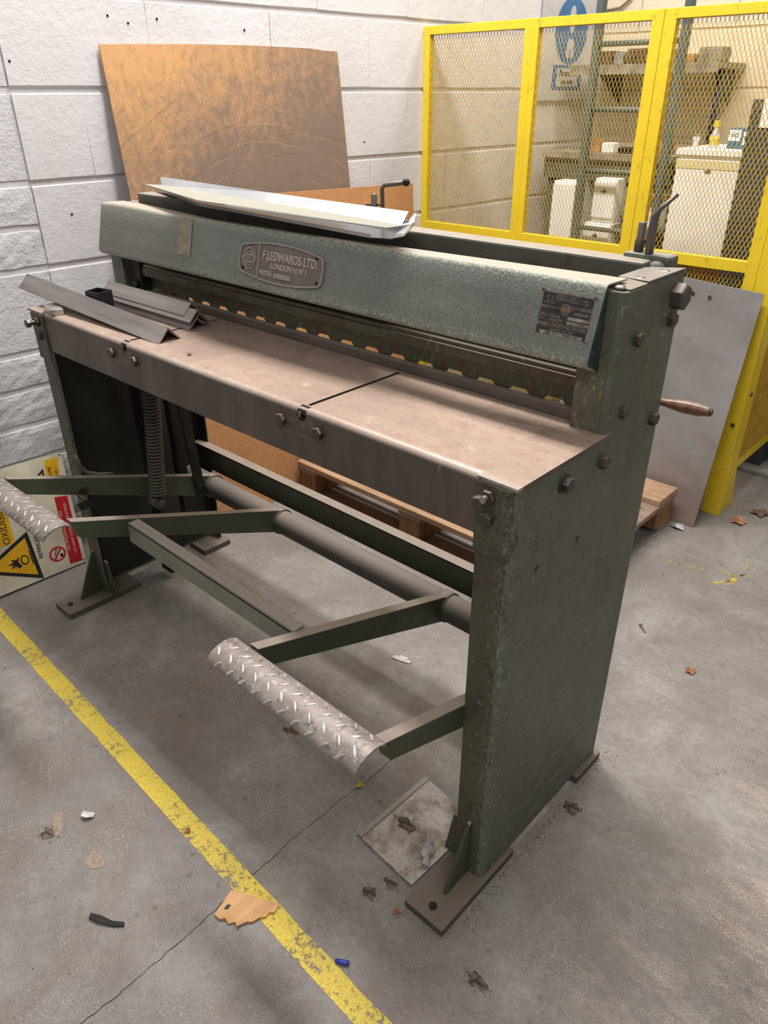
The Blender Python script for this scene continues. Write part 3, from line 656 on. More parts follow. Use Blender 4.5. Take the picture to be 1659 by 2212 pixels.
# rear screw clamps with handles
CLAMP = paint('clamp_paint', (76, 82, 72), (92, 98, 86), (130, 134, 118), (150, 140, 128), chip=.6)
for (bx0, bx1, sxp, rx, tip) in ((-.115, -.030, -.094, -.072, ((-.072, .46, 1.203), (-.064, .46, 1.216), (-.045, .475, 1.238))), (-.75, -.665, -.718, -.687, ((-.687, .46, 1.205), (-.680, .46, 1.2125), (-.626, .462, 1.2205)))):
    cl = empty('screw_clamp', (bx0+.04+.7585, .26, 1.09)); cl.parent = mach
    MB().box(bx0, bx1, .452, .492, 1.08, 1.145 if bx0 > -.2 else 1.135).build('clamp_body', CLAMP, cl, .006)
    MB().lathe((sxp, .468, 1.135), (0, 0, 1), [(0, .0085), (.028, .0085), (.03, .0068), (.056, .0068), (.0575, .005)], 14).build('stud', BLT, cl)
    if bx0 < -.2: MB().tube([(sxp-.024, .467, 1.168), (sxp+.024, .469, 1.172)], .0018, 6).build('tommy_pin', BLK, cl)
    else: MB().lathe((bx1-.02, .452, 1.118), (0, -1, 0), [(0, .02), (.008, .018), (.014, .008)], 16).build('clamp_boss', CLAMP, cl)
    MB().tube([(rx, .462, 1.13), (rx, .461, 1.19)]+list(tip), .0046 if bx0 < -.2 else [.0072, .0072, .0062, .004, .0028], 12).build('handle_rod', RODM, cl)
    if bx0 < -.2:
        c_ = Vector(tip[-1])+Vector((.006, 0, .001)); MB().lathe(c_-Vector((.008, 0, 0)), (1, 0, 0), [(.0001, .001)]+[(.008-.008*math.cos(t), .008*math.sin(t)) for t in [math.pi*i/8 for i in range(1, 8)]]+[(.016, .001)], 14).build('ball_knob', BLK, cl)
# crank lever with turned handle at the right rear
cr = empty('crank_lever', (-.02+.7585, .28, .86)); cr.parent = mach
d = (Vector((.060, .505, .884))-Vector((-.032, .505, .881)))
MB().lathe((-.032, .505, .881), d, [(0, .007), (.02, .0075), (.04, .0105), (.06, .0125), (.085, .0115), (.10, .0085), (.104, .008)], 18).build('turned_handle', WHAN, cr)
MB().lathe(Vector((-.032, .505, .881))+d.normalized()*.104, d, [(0, .0068), (.003, .0062)], 14).build('handle_cap', BLT, cr)
MB().tube([(-.032, .505, .881), (-.045, .50, .872), (-.045, .455, .86)], .006, 8).build('lever_arm', BLT, cr)

# rear tie bar, cross shaft, treadle
m = MB(); m.box(-1.50, -.012, .412, .417, .318, .392); m.box(-1.50, -.012, .412, .442, .388, .393); m.build('tie_bar', GT, mach, .001)
MB().lathe((-1.445, .352, .312), (1, 0, 0), [(0, .034), (1.435, .034)], 28).build('cross_shaft', TUBE, mach)
tr_ = empty('treadle', (0, -.2, .3)); tr_.parent = mach
arms = [(-1.33, .556), (-1.0, .562), (-.387, .526), (-.078, .514)]
backz = [.350, .350, .347, .335]
for (ax_, zf), zb_ in zip(arms, backz):
    yf = -.235 if ax_ < -.9 else -.205
    m = MB(); h0, h1 = .048, .072; x0, x1 = ax_-.0125, ax_+.0125
    m.hexa([(x0, yf+.012, zf-h0), (x1, yf+.012, zf-h0), (x1, .35, zb_-h1), (x0, .35, zb_-h1)], [(x0, yf, zf), (x1, yf, zf), (x1, .35, zb_), (x0, .35, zb_)])
    m.build('treadle_arm', GT, tr_, .0015)
    if ax_ not in (-.078,):
        MB().lathe((ax_-.016, .352, .312), (1, 0, 0), [(0, .038), (.032, .038)], 22).build('shaft_collar', TUBE, tr_)
m = MB(); m.hexa([(-.99, -.108, .452), (-.398, -.108, .445), (-.398, -.102, .445), (-.99, -.102, .452)], [(-.99, -.108, .504), (-.398, -.108, .494), (-.398, -.102, .494), (-.99, -.102, .504)])
m.hexa([(-.99, -.108, .499), (-.398, -.108, .489), (-.398, -.078, .489), (-.99, -.078, .499)], [(-.99, -.108, .504), (-.398, -.108, .494), (-.398, -.078, .494), (-.99, -.078, .504)])
m.build('treadle_brace', GB, tr_, .001)
hexbolt('arm_bolt', (-1.3175, -.056, .452), (1, 0, 0), .010, .008, tr_, DK)
MB().tube([(-1.314, -.066, .432), (-1.312, -.078, .45), (-1.312, -.066, .472), (-1.312, -.048, .470), (-1.312, -.04, .45)], .0015, 5).build('wire_clip', BLT, tr_)
MB().prism([(-1.314, -.085, .425), (-1.314, -.035, .43), (-1.314, -.04, .405), (-1.314, -.075, .402)], (.004, 0, 0)).build('hanging_lug', DK, tr_)
# foot pads of chequer plate
def padprof(): return [(-.206, .514), (-.2068, .5195), (-.218, .5250), (-.233, .5270), (-.248, .5255), (-.260, .5205), (-.2685, .5140), (-.2725, .5080), (-.273, .5045)]
def lugmesh():
    m = MB(); v = []; n_ = 10
    for i in range(n_):
        t = 2*math.pi*i/n_; v.append((.0108*math.cos(t), .0030*math.sin(t)*abs(math.sin(t))**.3, 0))
    for i in range(n_):
        t = 2*math.pi*i/n_; v.append((.0080*math.cos(t), .0014*math.sin(t), .0013))
    m.add(v, [(i, (i+1) % n_, n_+(i+1) % n_, n_+i) for i in range(n_)]+[tuple(range(n_, 2*n_))], True)
    me = bpy.data.meshes.new('tread_lug'); me.from_pydata(m.v, [], m.f); me.polygons.foreach_set('use_smooth', [True]*len(m.f)); me.materials.append(LUG); return me
LG = lugmesh(); PADT = .0035
for (x0, x1, dy, dz0, dz1) in ((-.438, -.064, 0, 0, -.004), (-1.358, -.985, -.032, .034, .036)):
    pr = padprof(); rows = []
    for i in range(13):
        t = i/12; x = x0+(x1-x0)*t; dz = dz0+(dz1-dz0)*t; rows.append([(x, y+dy, z+dz) for y, z in pr])
    org = ((x0+x1)/2, -.245+dy, .5)
    pad = MB().sheet(rows, PADT).build('foot_pad', TRD, tr_, off=org)
    for p in pad.data.polygons: p.use_smooth = True
    pad.modifiers.new('split', 'EDGE_SPLIT').split_angle = math.radians(40)
    pr2 = pr[1:-1]; S = [0]
    for i in range(len(pr2)-1): S.append(S[-1]+math.dist(pr2[i], pr2[i+1]))
    def at(sv):
        for i in range(len(pr2)-1):
            if sv <= S[i+1] or i == len(pr2)-2:
                t = (sv-S[i])/(S[i+1]-S[i]); y = pr2[i][0]+(pr2[i+1][0]-pr2[i][0])*t; z = pr2[i][1]+(pr2[i+1][1]-pr2[i][1])*t
                d_ = Vector((0, pr2[i+1][0]-pr2[i][0], pr2[i+1][1]-pr2[i][1])).normalized(); return y, z, d_
    for j in range(4):
        x = x0+.012+(.017 if j % 2 else 0); sv = .009+.0195*j
        while x < x1-.008:
            y, z, dd = at(sv); nn = Vector((1, 0, 0)).cross(dd)
            if nn.z < 0: nn = -nn
            dz = dz0+(dz1-dz0)*(x-x0)/(x1-x0)
            an = math.radians(-44 if j % 2 else 44)
            U = (Vector((1, 0, 0))*math.cos(an)+dd*math.sin(an)); V = nn.cross(U)
            Mx = Matrix.Identity(4)
            P = Vector((x, y+dy, z+dz))+nn*(.0003)-Vector(org)
            for r_ in range(3): Mx[r_][0] = U[r_]; Mx[r_][1] = V[r_]; Mx[r_][2] = nn[r_]; Mx[r_][3] = P[r_]
            o = bpy.data.objects.new('tread_lug', LG); col.objects.link(o); o.parent = pad; o.matrix_local = Mx
            x += .034
# return spring
m = MB(); p0 = Vector((-1.29, .143, .375)); p1 = Vector((-1.29, .190, .80)); ax = (p1-p0); Ln = ax.length; axn = ax.normalized(); u_ = axn.cross(Vector((0, 1, 0))).normalized(); v_ = axn.cross(u_)
turns = 44; pts = []
for i in range(turns*12+1):
    t = 2*math.pi*i/12; pts.append(p0+axn*(Ln*i/(turns*12))+(u_*math.cos(t)+v_*math.sin(t))*.0205)
m.tube(pts, .0042, 6); sp = m.build('return_spring', SPR, mach)
MB().lathe(p0, axn, [(-.01, .0155), (Ln, .0155)], 14).build('spring_core', DK, mach)
m = MB(); m.lathe((-1.3175, .140, .352), (1, 0, 0), [(0, .019), (.04, .019)], 18); m.build('spring_eye', SPR, mach); hexbolt('spring_bolt', (-1.2775, .140, .352), (1, 0, 0), .011, .009, mach)
m = MB(); m.hexa([(-1.315, .285, .30), (-1.307, .285, .30), (-1.307, .315, .30), (-1.315, .315, .30)], [(-1.315, .255, .70), (-1.307, .255, .70), (-1.307, .285, .70), (-1.315, .285, .70)])
m.build('pull_link', DK, mach)
hexbolt('link_bolt', (-1.307, .295, .335), (1, 0, 0), .010, .008, mach, DK)

# ================================================================== THINGS ON THE MACHINE
def angle_iron(A0, A1, leg, t, nrm, label, group=None, lean=0):
    """inverted V from near end A1 to far end A0 (apex points)"""
    A0 = Vector(A0); A1 = Vector(A1); d = (A1-A0).normalized(); s_ = d.cross(Vector((0, 0, 1))).normalized()  # towards -y side
    c45 = math.sqrt(.5); L1 = (s_*c45+Vector((0, 0, -c45))); L2 = (-s_*c45+Vector((0, 0, -c45)))
    if lean: 
        q = Matrix.Rotation(lean, 3, d); L1 = q@L1; L2 = q@L2
    pr = [Vector((0, 0, 0)), L1*leg, L1*leg+L2*t, L1*t+L2*t, L2*leg+L1*t, L2*leg]
    m = MB(); v = [A0+p for p in pr]+[A1+p for p in pr]; n_ = 6
    f = [(0, 3, 2, 1), (0, 5, 4, 3), (6, 7, 8, 9), (6, 9, 10, 11)]+[(i, (i+1) % n_, n_+(i+1) % n_, n_+i) for i in range(n_)]
    m.add(v, f); o = thing('angle_iron', m, ANG, label, 'angle iron', group, .0006); o.data.materials.append(TABEDGE)
    for p in o.data.polygons:
        if abs(p.normal.dot(d)) > .9: p.material_index = 1
    return o
angle_iron((-1.632, .060, .9635), (-.985, .0762, .9318), .0452, .0038, None, 'long rusty-edged steel angle bar lying across the table front, raised end on a small block')
MB_ = MB().prism([(-1.462, .012, .9006), (-1.398, -.002, .9006), (-1.385, .028, .9006), (-1.448, .046, .9006)], (0, 0, .0145))
thing('packing_block', MB_, TABEDGE, 'small flat steel packing block under the long angle bar at the table end', 'block', bevel=.001)
for i in range(4):
    z = .9262+.0098*i; j = (.000, .004, -.004, .002)[i]; e = (.0, .006, .012, -.02)[i]
    lab = ('bottom bar of the nested pile of short steel angles on the table', 'second bar from the bottom of the nested steel angle pile', 'third bar from the bottom of the nested steel angle pile', 'topmost bar of the nested pile of short steel angles, flattest and longest')[i]
    angle_iron((-1.41+e*.5, .178+j, z), (-1.03+e, .1835+j, z), .0362, .0034, None, lab, 'nested steel angles on the table')
m = MB(); Cb = [(-1.338, .070), (-1.354, .112), (-1.302, .124), (-1.287, .077)]
Cc = Vector((sum(p[0] for p in Cb)/4, sum(p[1] for p in Cb)/4, 0))
outr = [Vector((x_, y_, .9005)) for x_, y_ in Cb]; inn = [Vector((Cc.x+(p.x-Cc.x)*.84, Cc.y+(p.y-Cc.y)*.84, p.z)) for p in outr]; H = Vector((0, 0, .0585))
m.add(outr+[p+H for p in outr]+inn+[p+H for p in inn], [(i, (i+1) % 4, 4+(i+1) % 4, 4+i) for i in range(4)]+[(8+i, 12+i, 12+(i+1) % 4, 8+(i+1) % 4) for i in range(4)]+[(4+i, 4+(i+1) % 4, 12+(i+1) % 4, 12+i) for i in range(4)]+[(i, 8+i, 8+(i+1) % 4, (i+1) % 4) for i in range(4)])
thing('box_section', m, BLK, 'short black square steel tube standing on end between the angle bars', 'steel tube', bevel=.0008)
MB_ = MB().lathe((-.865, .045, .9005), (.3, .2, 1), [(0, .004), (.004, .0045), (.006, .003)], 7)
thing('loose_rivet', MB_, TAGL, 'tiny bright loose rivet lying on the table near the angle bars', 'rivet')

def tray(base, flange, lipz, label, z, lip):
    t = empty('folded_tray', (base[0][0], base[0][1], z), label, 'metal tray', 'folded aluminium trays on the blade beam')
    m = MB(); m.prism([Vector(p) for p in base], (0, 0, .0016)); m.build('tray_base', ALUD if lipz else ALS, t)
    m = MB(); m.sheet([[Vector(p) for p in flange[0]], [Vector(p) for p in flange[1]]], .0014); m.build('tray_flange', ALU, t)
    if lip:
        m = MB(); m.sheet([[Vector(p) for p in lip[0]], [Vector(p) for p in lip[1]]], .0014); m.build('tray_lip', ALU, t)
    return t
zu = 1.1795
tray([(-1.384, .3075, zu+.001), (-1.0, .205, zu), (-.455, .222, zu-.005), (-.45, .262, zu-.005), (-1.33, .327, zu+.001)],
     [[(-1.333, .327, zu+.001), (-.9, .295, zu-.002), (-.455, .262, zu-.004)], [(-1.36, .343, zu+.019), (-.9, .322, zu+.015), (-.468, .296, zu+.0145)]],
     1, 'upper long folded aluminium tray, dusty inside, lying on top of the machine', zu,
     [[(-.90, .204, zu-.0032), (-.455, .222, zu-.006)], [(-.90, .2035, zu-.0005), (-.455, .2215, zu-.0035)]])
zl = 1.1565
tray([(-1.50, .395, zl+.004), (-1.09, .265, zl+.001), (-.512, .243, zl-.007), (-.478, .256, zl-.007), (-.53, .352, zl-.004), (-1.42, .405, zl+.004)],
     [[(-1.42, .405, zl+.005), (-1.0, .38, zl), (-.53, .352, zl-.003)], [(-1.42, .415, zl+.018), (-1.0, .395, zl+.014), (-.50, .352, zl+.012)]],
     0, 'lower long folded aluminium tray, shiny inside and darkened for shade, under the dusty one on top of the machine', zl,
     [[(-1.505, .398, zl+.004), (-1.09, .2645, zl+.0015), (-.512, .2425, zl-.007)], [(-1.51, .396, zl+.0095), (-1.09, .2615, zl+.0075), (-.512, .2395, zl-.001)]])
for (p, q, r_, s_) in (((-.478, .256, zl-.007), (-.53, .352, zl-.005), (-.505, .357, zl+.016), (-.458, .285, zl+.008)),):
    m = MB().sheet([[p, q], [Vector(p).lerp(s_, .5)+Vector((.012, 0, -.002)), Vector(q).lerp(r_, .5)+Vector((.014, 0, -.002))], [s_, r_]], .0014)
    m.build('curled_end', ALU, [o for o in bpy.data.objects if o.name.startswith('folded_tray')][-1])
m = MB().sheet([[(-.455, .222, zu-.005), (-.45, .262, zu-.005)], [(-.43, .252, zu-.001), (-.435, .275, zu+.002)], [(-.437, .268, zu+.008), (-.452, .297, zu+.0145)]], .0014)
m.build('curled_end', ALU, [o for o in bpy.data.objects if o.name.startswith('folded_tray')][0])

# ================================================================== BOARDS, PALLET, SHEET
# worn ply board leaning against the left wall (bowed top)
rows = []
for i in range(15):
    t = i/14; yt = .467+.904*t; xt = -1.784+.028*t
    zt = 1.504+.007*math.sin(math.pi*t)+(.012*t)
    if t > .9: zt -= .004
    yb_ = .45+.93*t; xb = -1.640+.012*t
    col_ = []
    for j in range(9):
        q = j/8; col_.append((xt+(xb-xt)*q+.008*math.sin(math.pi*q), yt+(yb_-yt)*q*.55+(yb_-yt)*q*.45, zt+(.04-zt)*q))
    rows.append(col_)
m = MB().sheet(rows, -.006)
t = empty('plywood_board', (-1.6, .9, .2), 'large worn orange-brown plywood board leaning on the white wall behind the machine', 'board'); m.build('board', PLY, t)
for (yy, zz, sy_, sz_) in ((.735, 1.305, .008, .006), (.725, 1.355, .006, .010), (.715, 1.16, .016, .016), (.80, 1.22, .005, .012)):
    q = (1.51-zz)/1.47; xx = -1.7775+.144*q+.008*math.sin(math.pi*q)+.0012
    MB().box(xx, xx+.0012, yy, yy+sy_*2, zz, zz+sz_).build('paper_scrap', simple('torn_paper_%d' % int(yy*1000), (214, 186, 150), .8), t)
# hardboard sheet
A = [(-1.737, 1.779, 1.056), (-1.78, .90, 1.075)]
m = MB(); lo = [(-1.566, .74, .0), (-1.569, 1.80, .0)]
m.hexa([(-1.564, .33, .001), (-1.568, 1.55, .001), (-1.574, 1.55, .001), (-1.570, .33, .001)], [(-1.772, .40, 1.085), (-1.728, 1.772, 1.058), (-1.735, 1.772, 1.058), (-1.779, .40, 1.085)])
m = MB(); m.hexa([(-1.560, .33, .001), (-1.560, 1.62, .001), (-1.566, 1.62, .001), (-1.566, .33, .001)], [(-1.692, .42, 1.100), (-1.684, 1.715, 1.063), (-1.690, 1.715, 1.063), (-1.698, .42, 1.100)])
thing('hardboard_sheet', m, HB, 'plain tan hardboard sheet leaning on the wall in front of the worn plywood board', 'board')
# pallet
pal = empty('wooden_pallet', (-.95, 1.27, 0), 'old wooden pallet lying flat on the floor behind the machine', 'pallet')
px0, px1, py0, py1 = -1.55, -.352, .885, 1.66
for i, (y0, wd) in enumerate(((py0, .135), (1.07, .10), (1.21, .135), (1.375, .098), (py1-.145, .145))):
    rx = px1 if i in (0, 4) else px1-.012*i+(.0 if i != 3 else -.012)
    MB().box(px0+R.uniform(0, .01), rx, y0, y0+wd, .120, .142).build('deck_board', WPAL if i in (0, 4) else WPAL2, pal, .002, 1)
for x0 in (px0, -1.02, px1-.10):
    MB().box(x0, x0+.10, py0+.004, py1-.004, .099, .120).build('stringer_board', WPAL2, pal, .0015, 1)
    for y0 in (py0+.005, 1.21, py1-.135):
        MB().box(x0+.002, x0+.097, y0, y0+.13, .020, .099).build('block', WBLK, pal, .003, 1)
for y0 in (py0, 1.21, py1-.10): MB().box(px0, px1-.003, y0, y0+.10, .0, .020).build('skid_board', WPAL2, pal, .0015, 1)
# grey steel sheet leaning on the guard
m = MB(); m.hexa([(-.90, 1.668, .001), (-.272, 1.672, .001), (-.272, 1.676, .001), (-.90, 1.672, .001)], [(-.88, 1.795, .858), (-.261, 1.800, .819), (-.261, 1.804, .819), (-.88, 1.799, .858)])
t = empty('steel_sheet', (-.5, 1.68, 0), 'large plain grey steel sheet leaning against the yellow guard', 'metal sheet'); m.build('sheet', SHT, t, .0004)
m = MB(); m.hexa([(-.90, 1.652, .001), (-.282, 1.657, .001), (-.282, 1.661, .001), (-.90, 1.656, .001)], [(-.88, 1.779, .80), (-.290, 1.784, .79), (-.290, 1.788, .79), (-.88, 1.783, .80)])
thing('foil_scrap', MB().add([(-.345, 1.63, .002), (-.315, 1.615, .012), (-.285, 1.625, .004), (-.30, 1.65, .014), (-.335, 1.655, .006), (-.318, 1.634, .02)], [(0, 1, 5), (1, 2, 5), (2, 3, 5), (3, 4, 5), (4, 0, 5)]), ALU, 'crumpled scrap of silver foil at the foot of the grey steel sheet', 'scrap')
for (xx, zz) in ((-.485, .79), (-.427, .786)):
    q = zz/.84; yy = 1.670+.128*q-.0012
    MB().lathe((xx, yy, zz), (0, -1, 0), [(0, .0065), (.0012, .006)], 12).build('plugged_hole', BLT, t)

# ================================================================== YELLOW GUARD
YF = 1.828
def vbar(m, x0, x1, z0, z1, y0=YF, y1=YF+.03): m.box(x0, x1, y0, y1, z0, z1)
def meshbars(x0, x1, z0, z1, y, px=.0137, pz=.030, w_=.0014, d_=.0055, axis='x'):
    m = MB()
    sl = pz/px
    for sgn in (1, -1):
        k = -int((z1-z0)/sl/px)-2
        while True:
            xs = x0+k*px
            if xs > x1+(z1-z0)/sl: break
            # line x = xs + sgn*(z-z0)/sl
            a_ = xs; pts = []
            if sgn > 0: xa, za, xb, zb_ = xs, z0, xs+(z1-z0)/sl, z1
            else: xa, za, xb, zb_ = xs, z0, xs-(z1-z0)/sl, z1
            def clip(xa, za, xb, zb_):
                if xa > xb: xa, za, xb, zb_ = xb, zb_, xa, za
                if xb < x0 or xa > x1: return None
                if xa < x0: t = (x0-xa)/(xb-xa); xa, za = x0, za+(zb_-za)*t
                if xb > x1: t = (x1-xa)/(xb-xa); xb, zb_ = x1, za+(zb_-za)*t
                return xa, za, xb, zb_
            r_ = clip(xa, za, xb, zb_); k += 1
            if not r_ or abs(r_[2]-r_[0]) < .002: continue
            xa, za, xb, zb_ = r_; d = Vector((xb-xa, 0, zb_-za)).normalized(); n_ = Vector((-d.z, 0, d.x))*w_/2
            oy = .0006*sgn
            q = [Vector((xa, y+oy, za))-n_, Vector((xb, y+oy, zb_))-n_, Vector((xb, y+oy, zb_))+n_, Vector((xa, y+oy, za))+n_]
            q2 = [p+Vector((-.0028, d_, 0)) for p in q]
            if axis == 'y':
                q = [Vector((y+(p.y-y), p.x, p.z)) for p in q]; q2 = [Vector((y+(p.y-y), p.x, p.z)) for p in q2]
            m.hexa(q, q2)
    return m
def guard(name, bays, label, x0, x1, zb=.15):
    g = empty(name, ((x0+x1)/2, YF, 0), label, 'guard')
    for i, (a_, b_) in enumerate(bays):   # bays are mesh openings
        meshbars(a_-.004, b_+.004, zb+.01, 1.597, YF+.010).build('expanded_mesh', YM, g, kind='stuff')
    zt = lambda x: 1.607
    MB().box(x0, x1, YF, YF+.03, 1.578, 1.607).build('top_rail', YEL, g, .0015, 1)
    MB().box(x0+.01, x1-.01, YF+.001, YF+.03, zb, zb+.03).build('bottom_rail', YEL, g, .0015, 1)
    ed = [x0]+[v for a_, b_ in bays for v in (a_, b_)]+[x1]
    for i in range(0, len(ed), 2): MB().box(ed[i], ed[i+1], YF-.0012, YF+.028, zb, 1.606).build('stile', YEL, g, .0015, 1)
    for a_, b_ in bays: MB().box(a_-.002, b_+.002, YF-.0006, YF+.029, .868, .905).build('mid_rail', YEL, g, .0015, 1)
    return g
g1 = guard('mesh_guard', [(-1.705, -1.270), (-1.212, -.796)], 'yellow mesh guard panel with two bays next to the white wall', -1.735, -.7575)
MB().box(-1.246, -1.236, YF-.0022, YF-.001, .15, 1.60).build('seam_strip', YEL, g1)
g2 = guard('mesh_guard', [(-.716, -.345)], 'yellow mesh guard panel at the right, in front of the white cabinet', -.7562, -.306)
pc = empty('guard_post', (-.27, YF, 0), 'yellow steel corner post of the guard standing on a flared foot', 'post')
MB().box(-.304, -.242, YF-.006, YF, 0, 1.62).build('front_flange', YEL, pc, .001)
MB().box(-.248, -.242, YF-.004, YF+.05, .10, 1.62).build('side_flange', YEL, pc, .001)
MB().prism([(-.246, YF-.003, 0), (-.246, YF+.135, 0), (-.246, YF+.075, .21), (-.246, YF-.003, .24)], (.005, 0, 0)).build('foot_gusset', YEL, pc, .001)
for (xx, zz) in ((-.285, .36),): hexbolt('post_bolt', (xx+.02, YF-.006, zz), (0, -1, 0), .008, .006, pc, BLT)
hexbolt('post_bolt', (-.242, YF+.03, .47), (1, 0, 0), .008, .005, pc, BLT)
g3 = empty('mesh_guard', (-.24, 2.3, 0), 'yellow mesh guard side panel running back from the corner post', 'guard')
y0, y1 = YF+.045, 2.9
MB().box(-.252, -.243, y0, y0+.035, .165, 1.60).build('stile', YEL, g3, .001); MB().box(-.252, -.243, y1-.035, y1, .165, 1.60).build('stile', YEL, g3, .001)
MB().box(-.252, -.2435, y0, y1, .165, .20).build('bottom_rail', YEL, g3, .001); MB().box(-.252, -.2435, y0, y1, 1.57, 1.60).build('top_rail', YEL, g3, .001)
meshbars(y0+.03, y1-.03, .19, 1.58, -.250, axis='y', px=.0150, pz=.026).build('expanded_mesh', YM, g3, kind='stuff')

# ================================================================== INSIDE THE CAGE
WHT = simple('white_enamel', (248, 247, 243), .4, 0, .02, 10); WHTY = simple('yellowed_enamel', (232, 222, 178), .5, 0, .05, 10)
DGR = simple('dark_grey_locker', (74, 78, 80), .45, 0, .1, 10); LGR = paint('ladder_paint', (76, 88, 88), (92, 106, 106), (120, 128, 120), (130, 128, 120), chip=.66, hammer=.3)
BNC = simple('bench_green_grey', (94, 96, 84), .55, 0, .15, 20); SHLF = simple('grey_shelf', (150, 142, 128), .6, 0, .15, 20)
NAVY = simple('navy_paint', (28, 38, 78), .45); KRA = simple('kraft_card', (190, 140, 92), .8, 0, .15, 25); BRN = simple('brown_junk', (108, 78, 54), .7, 0, .3, 25)
GRYB = simple('grey_plastic', (150, 150, 146), .5); BLU = simple('box_blue', (46, 104, 140), .5); LBLU = simple('sign_blue', (58, 116, 172), .45, 0, .08, 8)
SGN = simple('sign_grey_board', (196, 196, 202), .45, 0, .05, 8); PLS = simple('clear_bottle', (224, 226, 224), .3); YBT = simple('yellow_bottle', (226, 208, 70), .4)
# ladder
ld = empty('ladder', (-1.17, 2.45, 0), 'grey-green steel ladder standing upright inside the cage behind the mesh', 'ladder')
for x0 in (-1.345, -.975): MB().box(x0, x0+.027, 2.44, 2.48, 0, 1.95).build('ladder_rail', LGR, ld, .002)
for zz in [1.79-.2355*i for i in range(8)]: MB().lathe((-1.32, 2.46, zz), (1, 0, 0), [(0, .0105), (.347, .0105)], 12).build('rung', LGR, ld)
# wall shelf
sh = empty('wall_shelf', (-1.2, 2.88, 1.47), 'cluttered grey wall shelf high on the cream wall in the cage', 'shelf')
MB().box(-1.62, -.925, 2.75, 3.045, 1.468, 1.490).build('shelf_board', SHLF, sh, .001)
MB().box(-1.62, -.925, 2.745, 2.750, 1.452, 1.492).build('shelf_front', SHLF, sh)
for x0 in (-1.5, -.97): MB().prism([(x0, 3.04, 1.468), (x0, 2.78, 1.468), (x0, 3.04, 1.33)], (.006, 0, 0)).build('shelf_bracket', DGR, sh)
t = thing('blue_pole', MB().tube([(-.955, 2.86, 1.475), (-.945, 2.84, 1.185)], .0125, 10), NAVY, 'dark blue pole leaning between the bench top and the wall shelf', 'pole')
# junk on the shelf
SJ = [('small_parts_box', -1.50, .07, .10, .05, BRN, 'small brown parts box at the left end of the high shelf'), ('jam_jar', -1.42, .045, .05, .045, GRYB, 'short grey tin on the high shelf left of the brown crate'),
      ('parts_crate', -1.36, .11, .12, .055, BRN, 'dark brown wooden crate in the middle of the high shelf'), ('machine_vice', -1.225, .08, .08, .05, GRYB, 'grey metal casting on the high shelf right of the brown crate'),
      ('tobacco_tin', -1.12, .07, .09, .028, KRA, 'flat tan tin on the high shelf behind the guard stile'), ('instrument_case', -1.035, .10, .10, .05, SHLF, 'grey-beige instrument case near the right end of the high shelf')]
for nm, x0, wd, dp, ht, mt, lb in SJ:
    b = MB().box(x0, x0+wd, 2.78, 2.78+dp, 1.4905, 1.4905+ht)
    o = thing(nm, b, mt, lb, 'box' if nm != 'machine_vice' else 'metal part', bevel=.003)
    MB().box(x0+.004, x0+wd-.004, 2.784, 2.776+dp, 1.4905+ht, 1.4905+ht+.004).build('lid', mt, o, off=o.location)
# bench
bn = empty('workbench', (-1.2, 2.75, 0), 'dark grey-green workbench behind the ladder in the cage', 'bench')
MB().box(-1.62, -.985, 2.58, 3.045, 1.118, 1.145).build('bench_top', SHLF, bn, .002)
MB().box(-1.62, -.99, 2.60, 2.615, 1.03, 1.118).build('drawer_front', BNC, bn, .002)
MB().box(-1.60, -1.0, 2.62, 3.04, 1.012, 1.03).build('under_shelf', BNC, bn)
for x0 in (-1.60, -1.01): MB().box(x0, x0+.03, 2.62, 2.65, 0, 1.03).build('leg', BNC, bn); MB().box(x0, x0+.03, 3.0, 3.03, 0, 1.03).build('leg', BNC, bn)
MB().box(-1.60, -1.0, 2.95, 2.97, 0.4, 1.01).build('back_panel', BNC, bn)
BJ = [('cardboard_box', -1.40, .045, .05, .05, KRA, 'small tan cardboard box on the bench beside the left ladder rail'), ('plastic_tub', -1.345, .06, .05, .038, WHT, 'small white plastic tub on the bench between the ladder rails'),
      ('hand_plane', -1.262, .085, .04, .022, BLK, 'low black tool lying on the bench in the middle'), ('terracotta_carton', -1.135, .10, .08, .045, KRA, 'orange-tan carton on the bench by the right ladder rail')]
for nm, x0, wd, dp, ht, mt, lb in BJ:
    b = MB().box(x0, x0+wd, 2.63, 2.63+dp, 1.1455, 1.1455+ht); o = thing(nm, b, mt, lb, 'tool' if nm == 'hand_plane' else 'box', bevel=.002)
    MB().box(x0+.006, x0+wd-.006, 2.634, 2.626+dp, 1.1455+ht, 1.1455+ht+.003).build('lid', mt, o, off=o.location)
# under the bench: white cabinet with handle, boxes
def appliance(nm, x0, x1, y0, y1, z0, z1, lb, hx=True):
    t = empty(nm, ((x0+x1)/2, (y0+y1)/2, z0), lb, 'cabinet')
    MB().box(x0, x1, y0+.012, y1, z0, z1).build('body', WHT, t, .004); MB().box(x0+.002, x1-.002, y0, y0+.011, z0+.02, z1-.012).build('door', WHT, t, .003)
    if hx: 
        c = (x0+x1)/2; MB().box(c-.012, c+.012, y0-.006, y0, z1-.055, z1-.050).build('handle', BLT, t); MB().box(c-.004, c+.004, y0-.004, y0, z1-.05, z1-.043).build('badge', BLT, t)
    return t
appliance('white_cabinet', -1.32, -1.185, 2.50, 2.80, 0, .865, 'low white cabinet on the cage floor in the lower gap of the ladder')
appliance('white_cabinet', -1.30, -1.19, 2.52, 2.80, .867, 1.05, 'smaller white box with a handle stacked on the low white cabinet')
appliance('white_locker', -1.50, -1.38, 2.50, 2.72, 0, 1.03, 'narrow white locker left of the ladder against the side wall', False)
